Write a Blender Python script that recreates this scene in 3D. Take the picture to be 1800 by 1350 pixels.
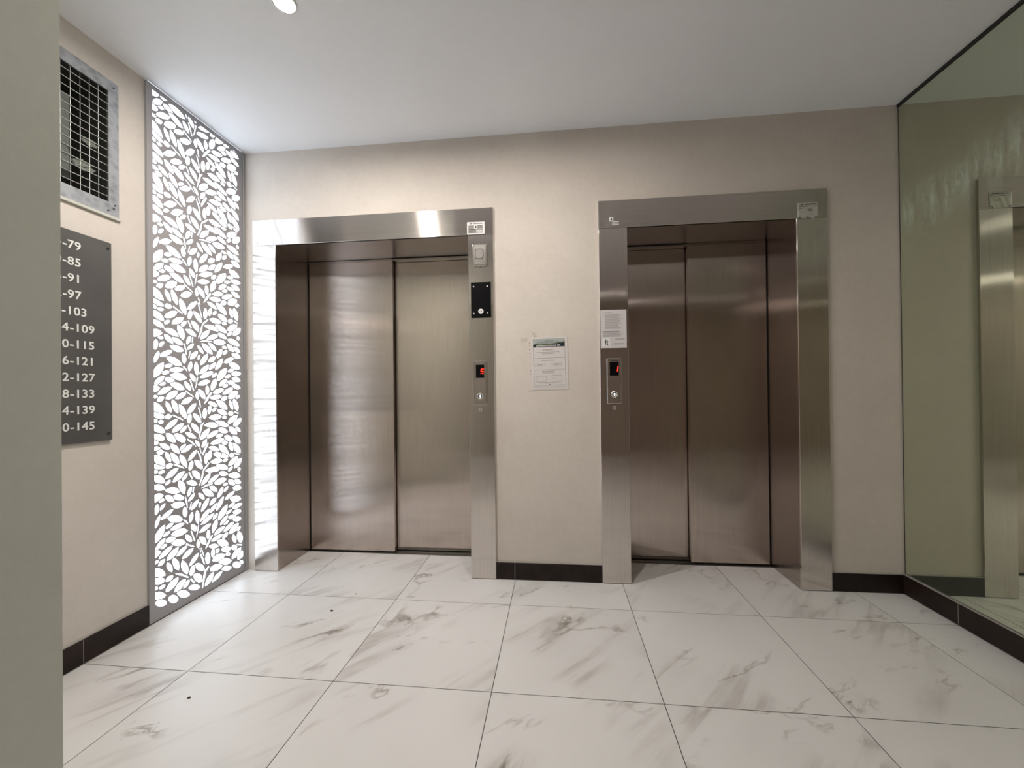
import bpy, bmesh, math, random
from mathutils import Matrix, Vector
S = bpy.context.scene
for o in list(bpy.data.objects): bpy.data.objects.remove(o, do_unlink=True)
COL = S.collection

# ------------------------------------------------------------------ camera
def make_camera():
    yaw, pitch, roll = -0.107358, 0.0050436, 0.0106867
    f = Vector((math.sin(yaw)*math.cos(pitch), math.cos(yaw)*math.cos(pitch), math.sin(pitch)))
    rt = Vector((math.cos(yaw), -math.sin(yaw), 0)); dn = f.cross(rt)
    r2 = rt*math.cos(roll)+dn*math.sin(roll); d2 = -rt*math.sin(roll)+dn*math.cos(roll)
    cam = bpy.data.objects.new('camera', bpy.data.cameras.new('camera')); COL.objects.link(cam)
    u = -d2; b = -f
    cam.matrix_world = Matrix(((r2.x, u.x, b.x, 2.04057), (r2.y, u.y, b.y, -2.03885), (r2.z, u.z, b.z, 1.0748), (0, 0, 0, 1)))
    cam.data.sensor_width = 36; cam.data.lens = 36*710.62/1800; cam.data.shift_y = 11.17/1800; cam.data.clip_start = .02
    S.camera = cam
make_camera()

# ------------------------------------------------------------------ world, lights, exposure
w = bpy.data.worlds.new('world'); S.world = w; w.use_nodes = True
w.node_tree.nodes['Background'].inputs[0].default_value = (.60, .62, .66, 1)
w.node_tree.nodes['Background'].inputs[1].default_value = .03
S.view_settings.view_transform = 'Standard'; S.view_settings.look = 'None'
S.view_settings.gamma = 1; S.view_settings.use_curve_mapping = False
S.view_settings.exposure = 0.32
PANEL_EMIT = 2.7            # backlit acrylic behind the leaf screen
LAMP_EMIT = 1850.0          # the two downlights over the lift doors
CORRIDOR_EMIT = 80.0        # unseen corridor downlights, two of them added as fill

# ------------------------------------------------------------------ materials
MATS = {}
def mat(name, col=(.8, .8, .8), rough=.5, metal=0, emit=None, estr=1, spec=.5, coat=0):
    if name in MATS: return MATS[name]
    m = bpy.data.materials.new(name); m.use_nodes = True; p = m.node_tree.nodes['Principled BSDF']
    p.inputs['Base Color'].default_value = (*col, 1); p.inputs['Roughness'].default_value = rough
    p.inputs['Metallic'].default_value = metal; p.inputs['Specular IOR Level'].default_value = spec
    if coat: p.inputs['Coat Weight'].default_value = coat
    if emit: p.inputs['Emission Color'].default_value = (*emit, 1); p.inputs['Emission Strength'].default_value = estr
    MATS[name] = m; return m
class NT:
    def __init__(s, m): s.t = m.node_tree; s.p = s.t.nodes['Principled BSDF']
    def n(s, ty, **k):
        x = s.t.nodes.new(ty)
        for a, b in k.items(): setattr(x, a, b)
        return x
    def l(s, a, b): s.t.links.new(a, b)
    def math(s, op, a, b=None, c=None, clamp=False):
        x = s.n('ShaderNodeMath', operation=op); x.use_clamp = clamp
        for i, v in enumerate((a, b, c)):
            if v is None: continue
            if isinstance(v, (int, float)): x.inputs[i].default_value = v
            else: s.l(v, x.inputs[i])
        return x.outputs[0]
    def vec(s, op, a, b):
        x = s.n('ShaderNodeVectorMath', operation=op)
        for i, v in enumerate((a, b)):
            if isinstance(v, tuple): x.inputs[i].default_value = v
            else: s.l(v, x.inputs[i])
        return x.outputs[0]
    def noise(s, vec, scale, detail=3, rough=.5, dist=0):
        x = s.n('ShaderNodeTexNoise'); x.inputs['Scale'].default_value = scale; x.inputs['Detail'].default_value = detail
        x.inputs['Roughness'].default_value = rough; x.inputs['Distortion'].default_value = dist
        s.l(vec, x.inputs['Vector']); return x.outputs['Fac']
    def ramp(s, fac, stops):
        x = s.n('ShaderNodeValToRGB'); e = x.color_ramp.elements
        while len(e) < len(stops): e.new(.5)
        for i, (p, c) in enumerate(stops):
            e[i].position = p; e[i].color = (*c, 1) if len(c) == 3 else c
        s.l(fac, x.inputs[0]); return x.outputs[0]
    def mix(s, fac, a, b):
        x = s.n('ShaderNodeMix', data_type='RGBA')
        if isinstance(fac, (int, float)): x.inputs[0].default_value = fac
        else: s.l(fac, x.inputs[0])
        for i, v in ((6, a), (7, b)):
            if isinstance(v, tuple): x.inputs[i].default_value = (*v, 1)
            else: s.l(v, x.inputs[i])
        return x.outputs[2]
    def coord(s, which='Object'):
        return s.n('ShaderNodeTexCoord').outputs[which]
    def pos(s): return s.n('ShaderNodeNewGeometry').outputs['Position']
    def bump(s, h, strength, dist=.01):
        x = s.n('ShaderNodeBump'); x.inputs['Strength'].default_value = strength; x.inputs['Distance'].default_value = dist
        s.l(h, x.inputs['Height']); s.l(x.outputs[0], s.p.inputs['Normal'])

def plaster(name, c1, c2, rough=.75, relief=.12):
    m = mat(name, c1, rough, spec=.25); t = NT(m); P = t.pos()
    n1 = t.noise(P, 2.3, 4, .6); n2 = t.noise(P, 38, 3, .6); n3 = t.noise(P, 160, 2)
    f = t.math('ADD', t.math('MULTIPLY', n1, .7), t.math('MULTIPLY', n2, .3))
    t.l(t.ramp(f, [(.35, c1), (.65, c2)]), t.p.inputs['Base Color'])
    t.bump(t.math('ADD', t.math('MULTIPLY', n2, .6), t.math('MULTIPLY', n3, .4)), relief, .004)
    return m
M_WALL = plaster('wall_plaster', (.64, .58, .53), (.71, .65, .595))
M_WALL_L = plaster('side_wall_plaster', (.61, .56, .515), (.67, .62, .575))
M_PIER = plaster('entrance_plaster', (.60, .625, .56), (.65, .675, .61))
M_CEIL = plaster('ceiling_paint', (.85, .86, .89), (.88, .89, .92), .8, .05)
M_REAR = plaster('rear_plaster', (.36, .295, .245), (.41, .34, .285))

def steel(name, stretch, col=(.56, .52, .49), rough=.14, aniso=.85, spread=.11):
    """brushed sheet: reflections smear along `stretch`, across the brushing"""
    m = mat(name, col, rough, 1); t = NT(m)
    t.p.inputs['Anisotropic'].default_value = aniso
    v = t.n('ShaderNodeCombineXYZ')
    for i in range(3): v.inputs[i].default_value = stretch[i]
    t.l(v.outputs[0], t.p.inputs['Tangent'])
    P = t.pos()
    sc = tuple(230 if abs(a) > .5 else 3 for a in stretch)
    n = t.noise(t.vec('MULTIPLY', P, sc), 1, 3, .6)
    big = t.noise(P, 3.0, 3, .5)
    dark = tuple(x*.88 for x in col); light = tuple(min(1, x*1.08) for x in col)
    t.l(t.ramp(t.math('ADD', t.math('MULTIPLY', n, .6), t.math('MULTIPLY', big, .4)), [(.3, dark), (.7, light)]), t.p.inputs['Base Color'])
    t.l(t.math('ADD', t.math('MULTIPLY', big, .05), rough-.025), t.p.inputs['Roughness'])
    # grinding marks tilt the surface sideways only: fine random tilt along `stretch`
    wn = t.n('ShaderNodeTexWhiteNoise', noise_dimensions='3D'); t.l(t.vec('MULTIPLY', P, (9173., 8111., 9551.)), wn.inputs['Vector'])
    sp = t.n('ShaderNodeSeparateColor'); t.l(wn.outputs['Color'], sp.inputs[0])
    g = t.math('MULTIPLY', t.math('SUBTRACT', t.math('ADD', t.math('ADD', sp.outputs[0], sp.outputs[1]), sp.outputs[2]), 1.5), spread*2)
    sc_ = t.n('ShaderNodeVectorMath', operation='SCALE'); sc_.inputs[0].default_value = stretch; t.l(g, sc_.inputs['Scale'])
    nm = t.vec('ADD', t.n('ShaderNodeNewGeometry').outputs['Normal'], sc_.outputs[0])
    nn = t.n('ShaderNodeVectorMath', operation='NORMALIZE'); t.l(nm, nn.inputs[0]); t.l(nn.outputs[0], t.p.inputs['Normal'])
    return m
M_ST_H = steel('steel_header', (0, 0, 1), (.65, .60, .565), spread=.13)
M_ST_V = steel('steel_jamb', (1, 0, 0), (.67, .62, .58), rough=.12, spread=.12)  # same metal throughout; header and jamb lightened to stand in for brighter reflections
M_ST_D = steel('steel_door', (1, 0, 0), (.575, .50, .455), .115, spread=.08)
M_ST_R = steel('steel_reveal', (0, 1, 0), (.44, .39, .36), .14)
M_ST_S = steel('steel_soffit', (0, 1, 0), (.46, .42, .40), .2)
M_CHROME = mat('polished_metal', (.80, .78, .75), .18, 1)
M_PLATE = steel('steel_plate', (1, 0, 0), (.66, .61, .57), .28, .6, .04)
M_BLACK = mat('black_gloss', (.003, .003, .004), .35, spec=.15)
M_DARK = mat('dark_gap', (.012, .010, .010), .8)
M_RUBBER = mat('dark_trim', (.02, .02, .02), .6)
M_ALU = mat('sill_aluminium', (.42, .41, .39), .38, 1)
M_WHITE = mat('white_print', (.80, .80, .79), .5)
M_INK = mat('ink', (.03, .03, .035), .6)
M_INKG = mat('grey_ink', (.20, .19, .20), .6)
M_NAVY = mat('navy_ink', (.006, .014, .035), .5)
M_PAPER = mat('paper', (.66, .62, .64), .55)
M_PAPER2 = mat('notice_paper', (.70, .66, .66), .45)
M_GREYPRINT = mat('grey_print', (.27, .25, .235), .5)
M_TAPE = mat('tape', (.62, .55, .48), .25)
M_SLEEVE = mat('plastic_sleeve', (.72, .66, .61), .18)
M_RED = mat('led_red', (.3, .0, .0), .5, emit=(1, .022, .010), estr=3.5)
M_RIM = mat('lamp_trim', (.80, .80, .80), .4)
M_LAMP = mat('lamp_glow', (1, .9, .8), .5, emit=(1, .93, .85), estr=LAMP_EMIT)
M_LAMP1B = mat('lamp_glow_dim', (1, .9, .8), .5, emit=(1, .93, .85), estr=LAMP_EMIT*.5)
M_LAMP2 = mat('corridor_lamp_glow', (1, .95, .9), .5, emit=(1, .93, .88), estr=CORRIDOR_EMIT)
M_GLOW = mat('lit_acrylic', (.9, .93, 1), .4, emit=(.80, .90, 1.0), estr=PANEL_EMIT)
M_BTN = mat('lit_button', (.8, .8, .8), .4, emit=(1, .98, .95), estr=1.2)
M_SCREEN = mat('painted_metal', (.36, .345, .36), .45, 0)
M_FRAME = mat('frame_metal', (.38, .38, .385), .42, .2)
M_SKIRT = mat('skirting_ceramic', (.028, .017, .014), .35, spec=.25)
t = NT(M_SKIRT); t.l(t.ramp(t.noise(t.pos(), 9, 4, .6), [(.3, (.012, .007, .006)), (.75, (.030, .018, .014))]), t.p.inputs['Base Color'])
M_GROUT = mat('pale_grout', (.34, .32, .30), .9)
M_JOINT = mat('floor_joint', (.03, .022, .02), .9)
M_GALV = mat('galvanised_steel', (.36, .37, .38), .5, .3)
t = NT(M_GALV); v_ = t.n('ShaderNodeTexVoronoi'); v_.inputs['Scale'].default_value = 38; t.l(t.pos(), v_.inputs['Vector'])
t.l(t.ramp(t.math('ADD', t.math('MULTIPLY', v_.outputs['Distance'], .8), t.math('MULTIPLY', t.noise(t.pos(), 20, 3), .6)), [(.25, (.21, .22, .235)), (.85, (.37, .39, .42))]), t.p.inputs['Base Color'])
M_WIRE = mat('wire', (.62, .64, .62), .4, .7)
M_DUCT = mat('duct_dark', (.035, .04, .036), .7)
M_DUCT2 = mat('duct_grey', (.13, .145, .13), .6)
M_SIGN = mat('sign_plate', (.115, .112, .11), .45, .3)
t = NT(M_SIGN); t.l(t.ramp(t.noise(t.pos(), 3, 2), [(.3, (.095, .092, .092)), (.7, (.14, .137, .133))]), t.p.inputs['Base Color'])

def mirror_material():
    m = mat('mirror_glass', (.66, .70, .57), .0, 1); t = NT(m); P = t.pos()
    s = t.n('ShaderNodeSeparateXYZ'); t.l(P, s.inputs[0])
    # wiping marks: a pale arc band with vertical runs on the pane
    arc = t.math('SUBTRACT', s.outputs[2], t.math('ADD', t.math('MULTIPLY', s.outputs[1], -.12), 1.995))
    band = t.math('SUBTRACT', 1, t.math('MULTIPLY', t.math('ABSOLUTE', arc), 6.5), clamp=True)
    runs = t.noise(t.vec('MULTIPLY', P, (1, 17, 3)), 1.3, 4, .6)
    mk = t.math('MULTIPLY', band, t.ramp(runs, [(.38, (0, 0, 0)), (.62, (1, 1, 1))]))
    film = t.math('MULTIPLY', t.noise(P, 3.2, 5, .65), .12)
    fac = t.math('ADD', t.math('MULTIPLY', mk, .55), film, clamp=True)
    d = t.n('ShaderNodeBsdfDiffuse'); d.inputs[0].default_value = (.50, .58, .46, 1)
    mx = t.n('ShaderNodeMixShader'); t.l(fac, mx.inputs[0]); t.l(t.p.outputs[0], mx.inputs[1]); t.l(d.outputs[0], mx.inputs[2])
    t.l(mx.outputs[0], t.t.nodes['Material Output'].inputs[0]); return m
M_MIRROR = mirror_material()

def marble():
    m = mat('marble_tile', (.78, .76, .745), .30, spec=.4); t = NT(m); P = t.pos()
    oi = t.n('ShaderNodeObjectInfo').outputs['Random']
    sh = t.n('ShaderNodeCombineXYZ'); t.l(t.math('MULTIPLY', oi, 3.1), sh.inputs[0]); t.l(t.math('MULTIPLY', oi, 7.7), sh.inputs[1])
    Q = t.vec('ADD', P, sh.outputs[0])
    sx = t.n('ShaderNodeSeparateXYZ'); t.l(P, sx.inputs[0])
    def rot(vec, ang, sc):
        x = t.n('ShaderNodeMapping'); x.inputs['Rotation'].default_value = (0, 0, ang); x.inputs['Scale'].default_value = sc
        t.l(vec, x.inputs['Vector']); return x.outputs[0]
    # long soft diagonal veins
    q1 = rot(Q, -.85, (1, 1, 1)); w1 = t.noise(t.vec('MULTIPLY', q1, (.50, 4.0, 1)), 1.35, 5, .5, .35)
    v1 = t.math('SUBTRACT', 1, t.math('MULTIPLY', t.math('ABSOLUTE', t.math('SUBTRACT', w1, .5)), 22), clamp=True)
    mask1 = t.ramp(t.noise(Q, 2.1, 3, .5), [(.46, (0, 0, 0)), (.66, (1, 1, 1))])
    v1 = t.math('MULTIPLY', v1, mask1)
    # broad pale grey clouds hugging the veins
    cl = t.math('SUBTRACT', 1, t.math('MULTIPLY', t.math('ABSOLUTE', t.math('SUBTRACT', w1, .5)), 6.5), clamp=True)
    cl = t.math('MULTIPLY', cl, mask1)
    # thin sharp cracks with little dark knots
    q2 = rot(Q, -.55, (1, 1, 1)); w2 = t.noise(t.vec('MULTIPLY', q2, (1.0, 2.3, 1)), 1.0, 7, .58, .8)
    v2 = t.math('SUBTRACT', 1, t.math('MULTIPLY', t.math('ABSOLUTE', t.math('SUBTRACT', w2, .47)), 58), clamp=True)
    v2 = t.math('MULTIPLY', v2, t.ramp(t.noise(Q, 3.3, 3, .6), [(.5, (0, 0, 0)), (.64, (1, 1, 1))]))
    f = t.math('ADD', t.math('ADD', t.math('MULTIPLY', v1, .36), t.math('MULTIPLY', cl, .12)), t.math('MULTIPLY', v2, .85), clamp=True)
    base = t.ramp(t.noise(Q, 1.6, 3), [(.3, (.69, .68, .675)), (.7, (.745, .735, .73))])
    t.l(t.mix(f, base, (.27, .235, .20)), t.p.inputs['Base Color'])
    return m
M_MARBLE = marble()

# ------------------------------------------------------------------ mesh helpers
def mesh_obj(name, bm, m, parent=None, smooth=False):
    me = bpy.data.meshes.new(name); bm.to_mesh(me); bm.free()
    for x in (m if isinstance(m, (list, tuple)) else [m]): me.materials.append(x)
    if smooth:
        for p in me.polygons: p.use_smooth = True
    o = bpy.data.objects.new(name, me); COL.objects.link(o)
    if parent: o.parent = parent
    return o
def add_box(bm, x0, x1, y0, y1, z0, z1, bev=0, seg=1):
    r = bmesh.ops.create_cube(bm, size=1); vs = r['verts']
    for v in vs:
        v.co.x = x0 if v.co.x < 0 else x1; v.co.y = y0 if v.co.y < 0 else y1; v.co.z = z0 if v.co.z < 0 else z1
    if bev:
        es = list({e for v in vs for e in v.link_edges})
        bmesh.ops.bevel(bm, geom=es, offset=bev, segments=seg, affect='EDGES', profile=.5)
def box(name, b, m, parent=None, bev=0, seg=1):
    bm = bmesh.new(); add_box(bm, *b, bev=bev, seg=seg); return mesh_obj(name, bm, m, parent)
def boxes(name, bs, m, parent=None, bev=0):
    bm = bmesh.new()
    for b in bs: add_box(bm, *b, bev=bev)
    return mesh_obj(name, bm, m, parent)
def prism(name, pts, y0, y1, m, parent=None, smooth=False):
    """outline in x,z extruded from y0 to y1"""
    bm = bmesh.new()
    a = [bm.verts.new((x, y0, z)) for x, z in pts]; b = [bm.verts.new((x, y1, z)) for x, z in pts]
    bm.faces.new(a); bm.faces.new(b[::-1])
    for i in range(len(pts)):
        j = (i+1) % len(pts); bm.faces.new((a[i], b[i], b[j], a[j]))
    bmesh.ops.recalc_face_normals(bm, faces=bm.faces); return mesh_obj(name, bm, m, parent, smooth)
def rrect(x0, x1, z0, z1, r, n=5):
    p = []
    for cx, cz, a0 in ((x1-r, z1-r, 0), (x0+r, z1-r, 90), (x0+r, z0+r, 180), (x1-r, z0+r, 270)):
        for k in range(n+1):
            a = math.radians(a0+90*k/n); p.append((cx+r*math.cos(a), cz+r*math.sin(a)))
    return p
def circle(cx, cz, r, n=24): return [(cx+r*math.cos(2*math.pi*k/n), cz+r*math.sin(2*math.pi*k/n)) for k in range(n)]
def ring(name, cx, cz, r0, r1, y0, y1, m, parent=None, n=32):
    """annulus standing in the xz plane"""
    bm = bmesh.new(); L = []
    for rr, y in ((r0, y1), (r0, y0), ((r0+r1)/2, y0-.0008), (r1, y0), (r1, y1)):
        L.append([bm.verts.new((x, y, z)) for x, z in circle(cx, cz, rr, n)])
    for A, B in zip(L, L[1:]):
        for i in range(n): bm.faces.new((A[i], A[(i+1) % n], B[(i+1) % n], B[i]))
    bmesh.ops.recalc_face_normals(bm, faces=bm.faces); return mesh_obj(name, bm, m, parent, True)
def empty(name, loc=(0, 0, 0), rz=0):
    o = bpy.data.objects.new(name, None); COL.objects.link(o); o.location = loc; o.rotation_euler = (0, 0, rz); o.empty_display_size = .1; return o
def tag(o, label, cat, group=None):
    o['label'] = label; o['category'] = cat
    if group: o['group'] = group
    return o
def struct(o): o['kind'] = 'structure'; return o
def text_obj(name, s, size, m, parent, matrix, ax='LEFT', depth=.0006, bold=0, track=1.0):
    c = bpy.data.curves.new(name, 'FONT'); c.body = s; c.size = size; c.align_x = ax; c.extrude = depth; c.offset = bold
    c.space_character = track; c.resolution_u = 3
    o = bpy.data.objects.new(name, c); COL.objects.link(o)
    me = bpy.data.meshes.new_from_object(o.evaluated_get(bpy.context.evaluated_depsgraph_get()))
    bpy.data.objects.remove(o, do_unlink=True)
    me.transform(matrix); me.materials.clear(); me.materials.append(m); me.name = name
    r = bpy.data.objects.new(name, me); COL.objects.link(r); r.parent = parent; return r
def facing_front(x, y, z, rot=0):      # text plane on the lift wall, read from -y
    return Matrix.Translation((x, y, z)) @ Matrix.Rotation(rot, 4, 'Y') @ Matrix.Rotation(math.pi/2, 4, 'X')
def facing_right(x, y, z):             # text plane on the left wall, read from +x
    return Matrix.Translation((x, y, z)) @ Matrix.Rotation(math.pi/2, 4, 'Z') @ Matrix.Rotation(math.pi/2, 4, 'X')

# outlines (y z in mm) of the openings cut in the leaf screen
LEAVES = ("-307 2543 -307 2514 -295 2518 -283 2526 -273 2535 -272 2536 -272 2538 -272 2543;-268 2535 -262 2532 -256 2530 -250 2530 -244 2532 -238 2535 -232 2539 -229 2543 -263 2543 -264 2542 -268 2537 -268 2536;-226 2530 -218 2522 -214 2519 -203 2512 -203 2512 -190 2508 -177 2506 -163 2506 -148 2509 -132 2518 -144 2530 -157 2536 -170 2540 -184 2542 -197 2542 -211 2538;-291 2481 -288 2482 -282 2486 -262 2500 -260 2504 -254 2522 -253 2522 -266 2522 -276 2520 -285 2515 -292 2509 -298 2502 -304 2492 -306 2482;-254 2506 -251 2502 -244 2496 -236 2494 -228 2492 -226 2492 -208 2498 -207 2498 -206 2498 -200 2502 -206 2508 -208 2510 -218 2516 -218 2516 -222 2518 -231 2520 -240 2519 -248 2516 -251 2514;-282 2480 -276 2477 -270 2476 -264 2476 -260 2477 -254 2480 -250 2484 -246 2490 -252 2494 -258 2495 -262 2495 -264 2494;"
    "-226 2488 -219 2476 -216 2473 -186 2457 -175 2455 -161 2455 -145 2460 -153 2473 -163 2482 -174 2488 -186 2492 -198 2494 -205 2494 -207 2494;-307 2446 -300 2446 -292 2449 -284 2454 -276 2464 -284 2473 -292 2476 -307 2477;-288 2433 -276 2432 -264 2434 -252 2438 -242 2444 -232 2450 -222 2458 -217 2468 -218 2470 -220 2471 -220 2472 -230 2472 -244 2471 -255 2468 -266 2462 -275 2455 -284 2446 -290 2434 -288 2433;-250 2410 -235 2408 -228 2409 -212 2414 -203 2419 -194 2427 -188 2436 -184 2450 -199 2452 -212 2450 -222 2447 -232 2441 -240 2434 -246 2424;-199 2410 -186 2408 -176 2410 -166 2412 -157 2417 -149 2424 -142 2431 -138 2438 -144 2443 -150 2444 -160 2442 -170 2439 -179 2434 -187 2428 -194 2421;-307 2416 -303 2415 -299 2416 -294 2416 -290 2419 -286 2424 -291 2428 -296 2430 -300 2431 -304 2431 -307 2430;"
    "-293 2402 -284 2398 -278 2398 -272 2400 -266 2402 -262 2406 -258 2412 -256 2420 -264 2424 -272 2424 -278 2422 -283 2420 -288 2416 -291 2410;-307 2356 -306 2355 -286 2348 -284 2348 -264 2341 -254 2341 -259 2358 -267 2372 -277 2382 -288 2390 -301 2396 -307 2398;-248 2401 -250 2390 -250 2380 -247 2372 -243 2364 -238 2356 -230 2348 -220 2342 -218 2353 -219 2363 -222 2372 -226 2380 -231 2388 -238 2396;-216 2407 -219 2398 -218 2386 -216 2374 -212 2364 -206 2354 -197 2344 -184 2336 -181 2348 -182 2362 -183 2363 -184 2374 -188 2384 -195 2394 -204 2403 -212 2408;-82 2543 -82 2542 -73 2532 -66 2543;-116 2543 -116 2533 -115 2524 -112 2518 -110 2515 -106 2510 -100 2505 -92 2500 -84 2498 -80 2515 -81 2517 -84 2524 -90 2531 -96 2536 -104 2541 -113 2543;-148 2500 -149 2490 -146 2481 -142 2473 -137 2466 -130 2460 -122 2455 -110 2452 -109 2463 -112 2472 -116 2480 -121 2487 -128 2493 -136 2498;"
    "-166 2384 -154 2382 -143 2382 -132 2384 -122 2389 -114 2395 -106 2403 -100 2415 -102 2416 -102 2416 -114 2418 -126 2418 -137 2415 -146 2410 -155 2404 -162 2396 -168 2386;-74 2450 -80 2444 -82 2437 -84 2430 -84 2424 -82 2417 -78 2410 -72 2404 -65 2410 -62 2418 -61 2424 -61 2426 -70 2448 -71 2448 -72 2450;-58 2522 -42 2520 -28 2522 -14 2526 -2 2531 10 2538 18 2543 -36 2543 -38 2542 -48 2534;19 2526 28 2526 36 2528 42 2530 46 2534 51 2538 53 2543 25 2543 22 2540 20 2534;57 2509 74 2513 88 2520 101 2530 111 2541 112 2543 60 2543 58 2539 54 2525 54 2518 54 2517;170 2543 176 2542 187 2540 198 2541 208 2543;108 2530 116 2526 124 2526 131 2527 138 2529 144 2532 150 2536 154 2543 124 2543 118 2540 113 2536;68 2479 82 2479 88 2480 115 2497 124 2510 126 2520 112 2520 100 2516 91 2512 82 2506 76 2499 70 2490;"
    "159 2526 165 2516 180 2508 184 2506 192 2504 202 2504 214 2506 226 2513 220 2524 212 2530 202 2534 192 2535 182 2535 172 2532;126 2503 130 2498 138 2493 147 2490 156 2489 184 2496 184 2496 186 2496 187 2497 182 2502 164 2512 162 2512 153 2514 144 2513 134 2511 128 2508;93 2474 101 2471 108 2470 114 2471 120 2473 125 2476 130 2481 132 2488 124 2492 117 2492 116 2492 95 2480;158 2485 163 2476 168 2472 192 2462 200 2462 212 2462 226 2467 220 2478 211 2484 202 2488 192 2491 186 2492 186 2492;-69 2484 -56 2480 -44 2480 -32 2482 -20 2484 -9 2490 2 2496 10 2507 -4 2511 -16 2512 -29 2510 -40 2506 -51 2502 -60 2495 -69 2485;47 2522 33 2514 24 2506 18 2496 14 2486 12 2476 12 2464 17 2451 30 2458 40 2467 46 2477 51 2487 53 2498 52 2506 50 2516;-10 2480 -16 2478 -20 2470 -22 2460 -22 2450 -19 2440 -14 2432 -9 2430 -5 2432 -2 2436 0 2440 2 2450 2 2461 0 2471 -5 2478;"
    "26 2440 39 2436 52 2436 63 2437 74 2440 85 2445 95 2452 104 2462 89 2466 76 2466 64 2464 53 2461 42 2456 33 2450 25 2440;6 2411 18 2406 31 2403 43 2403 55 2404 67 2407 78 2412 84 2417 88 2422 76 2427 63 2429 50 2430 38 2428 27 2425 16 2420 8 2414;90 2432 106 2430 119 2432 132 2436 142 2440 156 2449 164 2457 169 2466 164 2469 164 2469 164 2470 154 2470 140 2468 128 2464 116 2459 106 2452 96 2444;132 2407 150 2404 162 2406 180 2412 180 2412 200 2430 202 2434 204 2449 186 2452 171 2450 158 2446 157 2445 146 2438 140 2432 134 2422;-68 2462 -68 2452 -68 2452 -66 2449 -56 2426 -54 2423 -46 2416 -36 2410 -25 2406 -22 2410 -21 2418 -24 2429 -28 2438 -34 2446 -43 2454 -54 2459;94 2395 101 2395 108 2396 115 2400 120 2404 124 2410 126 2420 114 2422 106 2422 98 2421 92 2418 88 2414 84 2408 82 2400;"
    "188 2408 192 2404 199 2404 206 2406 214 2410 218 2414 220 2419 219 2424 214 2426 208 2426 201 2425 186 2412;48 2398 52 2384 59 2374 68 2364 80 2356 92 2349 108 2344 126 2342 124 2358 116 2371 107 2381 96 2390 88 2392 79 2396 66 2399 54 2399;-8 2391 -2 2382 6 2376 16 2369 24 2366 34 2363 40 2362 48 2362 58 2363 52 2374 44 2380 36 2386 26 2390 16 2392 4 2393;-134 2543 -126 2526 -121 2528 -121 2532 -126 2543;-118 2510 -97 2450 -90 2452 -110 2508 -113 2511;-74 2526 -75 2520 -81 2488 -81 2487 -85 2464 -85 2456 -76 2480 -76 2482 -66 2524;-146 2451 -142 2446 -90 2414 -90 2414 -102 2430 -123 2441 -141 2456 -142 2455;-66 2400 -56 2363 -50 2364 -58 2402;12 2446 -14 2414 -22 2401 -32 2378 -18 2388 -4 2406 -2 2408 20 2439 18 2442;"
    "-178 2384 -180 2374 -178 2363 -177 2350 -176 2345 -170 2334 -162 2323 -152 2313 -139 2305 -136 2316 -136 2316 -134 2320 -136 2332 -140 2345 -146 2356 -153 2368 -163 2377 -176 2384;-131 2332 -125 2332 -115 2336 -108 2339 -99 2346 -92 2354 -86 2363 -81 2374 -80 2386 -94 2384 -106 2378 -114 2371 -122 2363 -128 2354 -132 2344 -132 2337 -132 2336;-307 2328 -300 2322 -286 2316 -273 2314 -271 2314 -261 2315 -257 2318 -256 2326 -256 2327 -264 2336 -266 2336 -287 2344 -306 2351 -307 2351;-252 2319 -248 2314 -241 2312 -236 2311 -230 2312 -226 2314 -221 2318 -219 2323 -218 2327 -224 2333 -230 2336 -236 2336 -242 2336 -246 2333 -250 2328 -252 2325;-307 2300 -304 2299 -298 2298 -294 2300 -291 2302 -290 2306 -289 2306 -289 2307 -289 2308 -290 2312 -294 2315 -296 2316 -300 2317 -305 2318 -307 2317;"
    "-288 2300 -284 2296 -279 2292 -274 2292 -270 2292 -266 2293 -262 2296 -258 2302 -263 2306 -268 2309 -270 2310 -274 2310 -276 2310 -280 2308 -284 2306 -285 2306 -286 2304;-307 2260 -300 2256 -289 2251 -277 2248 -264 2246 -254 2247 -252 2248 -252 2248 -252 2248 -257 2264 -266 2273 -277 2280 -288 2286 -301 2288 -307 2288;-307 2222 -300 2218 -292 2214 -283 2210 -270 2209 -259 2211 -254 2216 -256 2224 -264 2232 -276 2240 -290 2244 -303 2246 -307 2244;-307 2192 -306 2192 -301 2192 -295 2192 -290 2195 -284 2200 -290 2208 -292 2208 -302 2214 -307 2214 -307 2214;-307 2164 -305 2164 -298 2164 -294 2165 -282 2170 -276 2175 -277 2176 -284 2181 -293 2184 -301 2185 -307 2185;-298 2154 -292 2148 -280 2143 -279 2142 -273 2142 -268 2144 -262 2148 -258 2154 -264 2161 -270 2164 -276 2166 -280 2166 -293 2160;"
    "-307 2120 -307 2119 -302 2108 -294 2098 -290 2095 -276 2088 -258 2080 -255 2079 -255 2080 -254 2096 -256 2108 -262 2120 -270 2130 -280 2138 -284 2140 -294 2144 -307 2147;-252 2262 -240 2262 -228 2266 -218 2270 -208 2277 -198 2285 -191 2294 -186 2307 -188 2308 -201 2307 -214 2304 -224 2298 -234 2292 -242 2284 -250 2274 -254 2266;-219 2244 -205 2243 -194 2246 -182 2250 -173 2255 -172 2256 -159 2269 -157 2272 -152 2284 -167 2284 -179 2282 -190 2278 -199 2272 -208 2264 -214 2256;-172 2238 -163 2238 -156 2241 -149 2244 -144 2249 -140 2255 -136 2262 -136 2268 -136 2268 -136 2270 -146 2270 -153 2268 -156 2266 -169 2253 -172 2247;-249 2243 -248 2230 -245 2219 -240 2210 -232 2204 -224 2198 -212 2194 -198 2193 -198 2207 -199 2208 -206 2224 -208 2226 -216 2233 -224 2238 -235 2242;"
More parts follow.
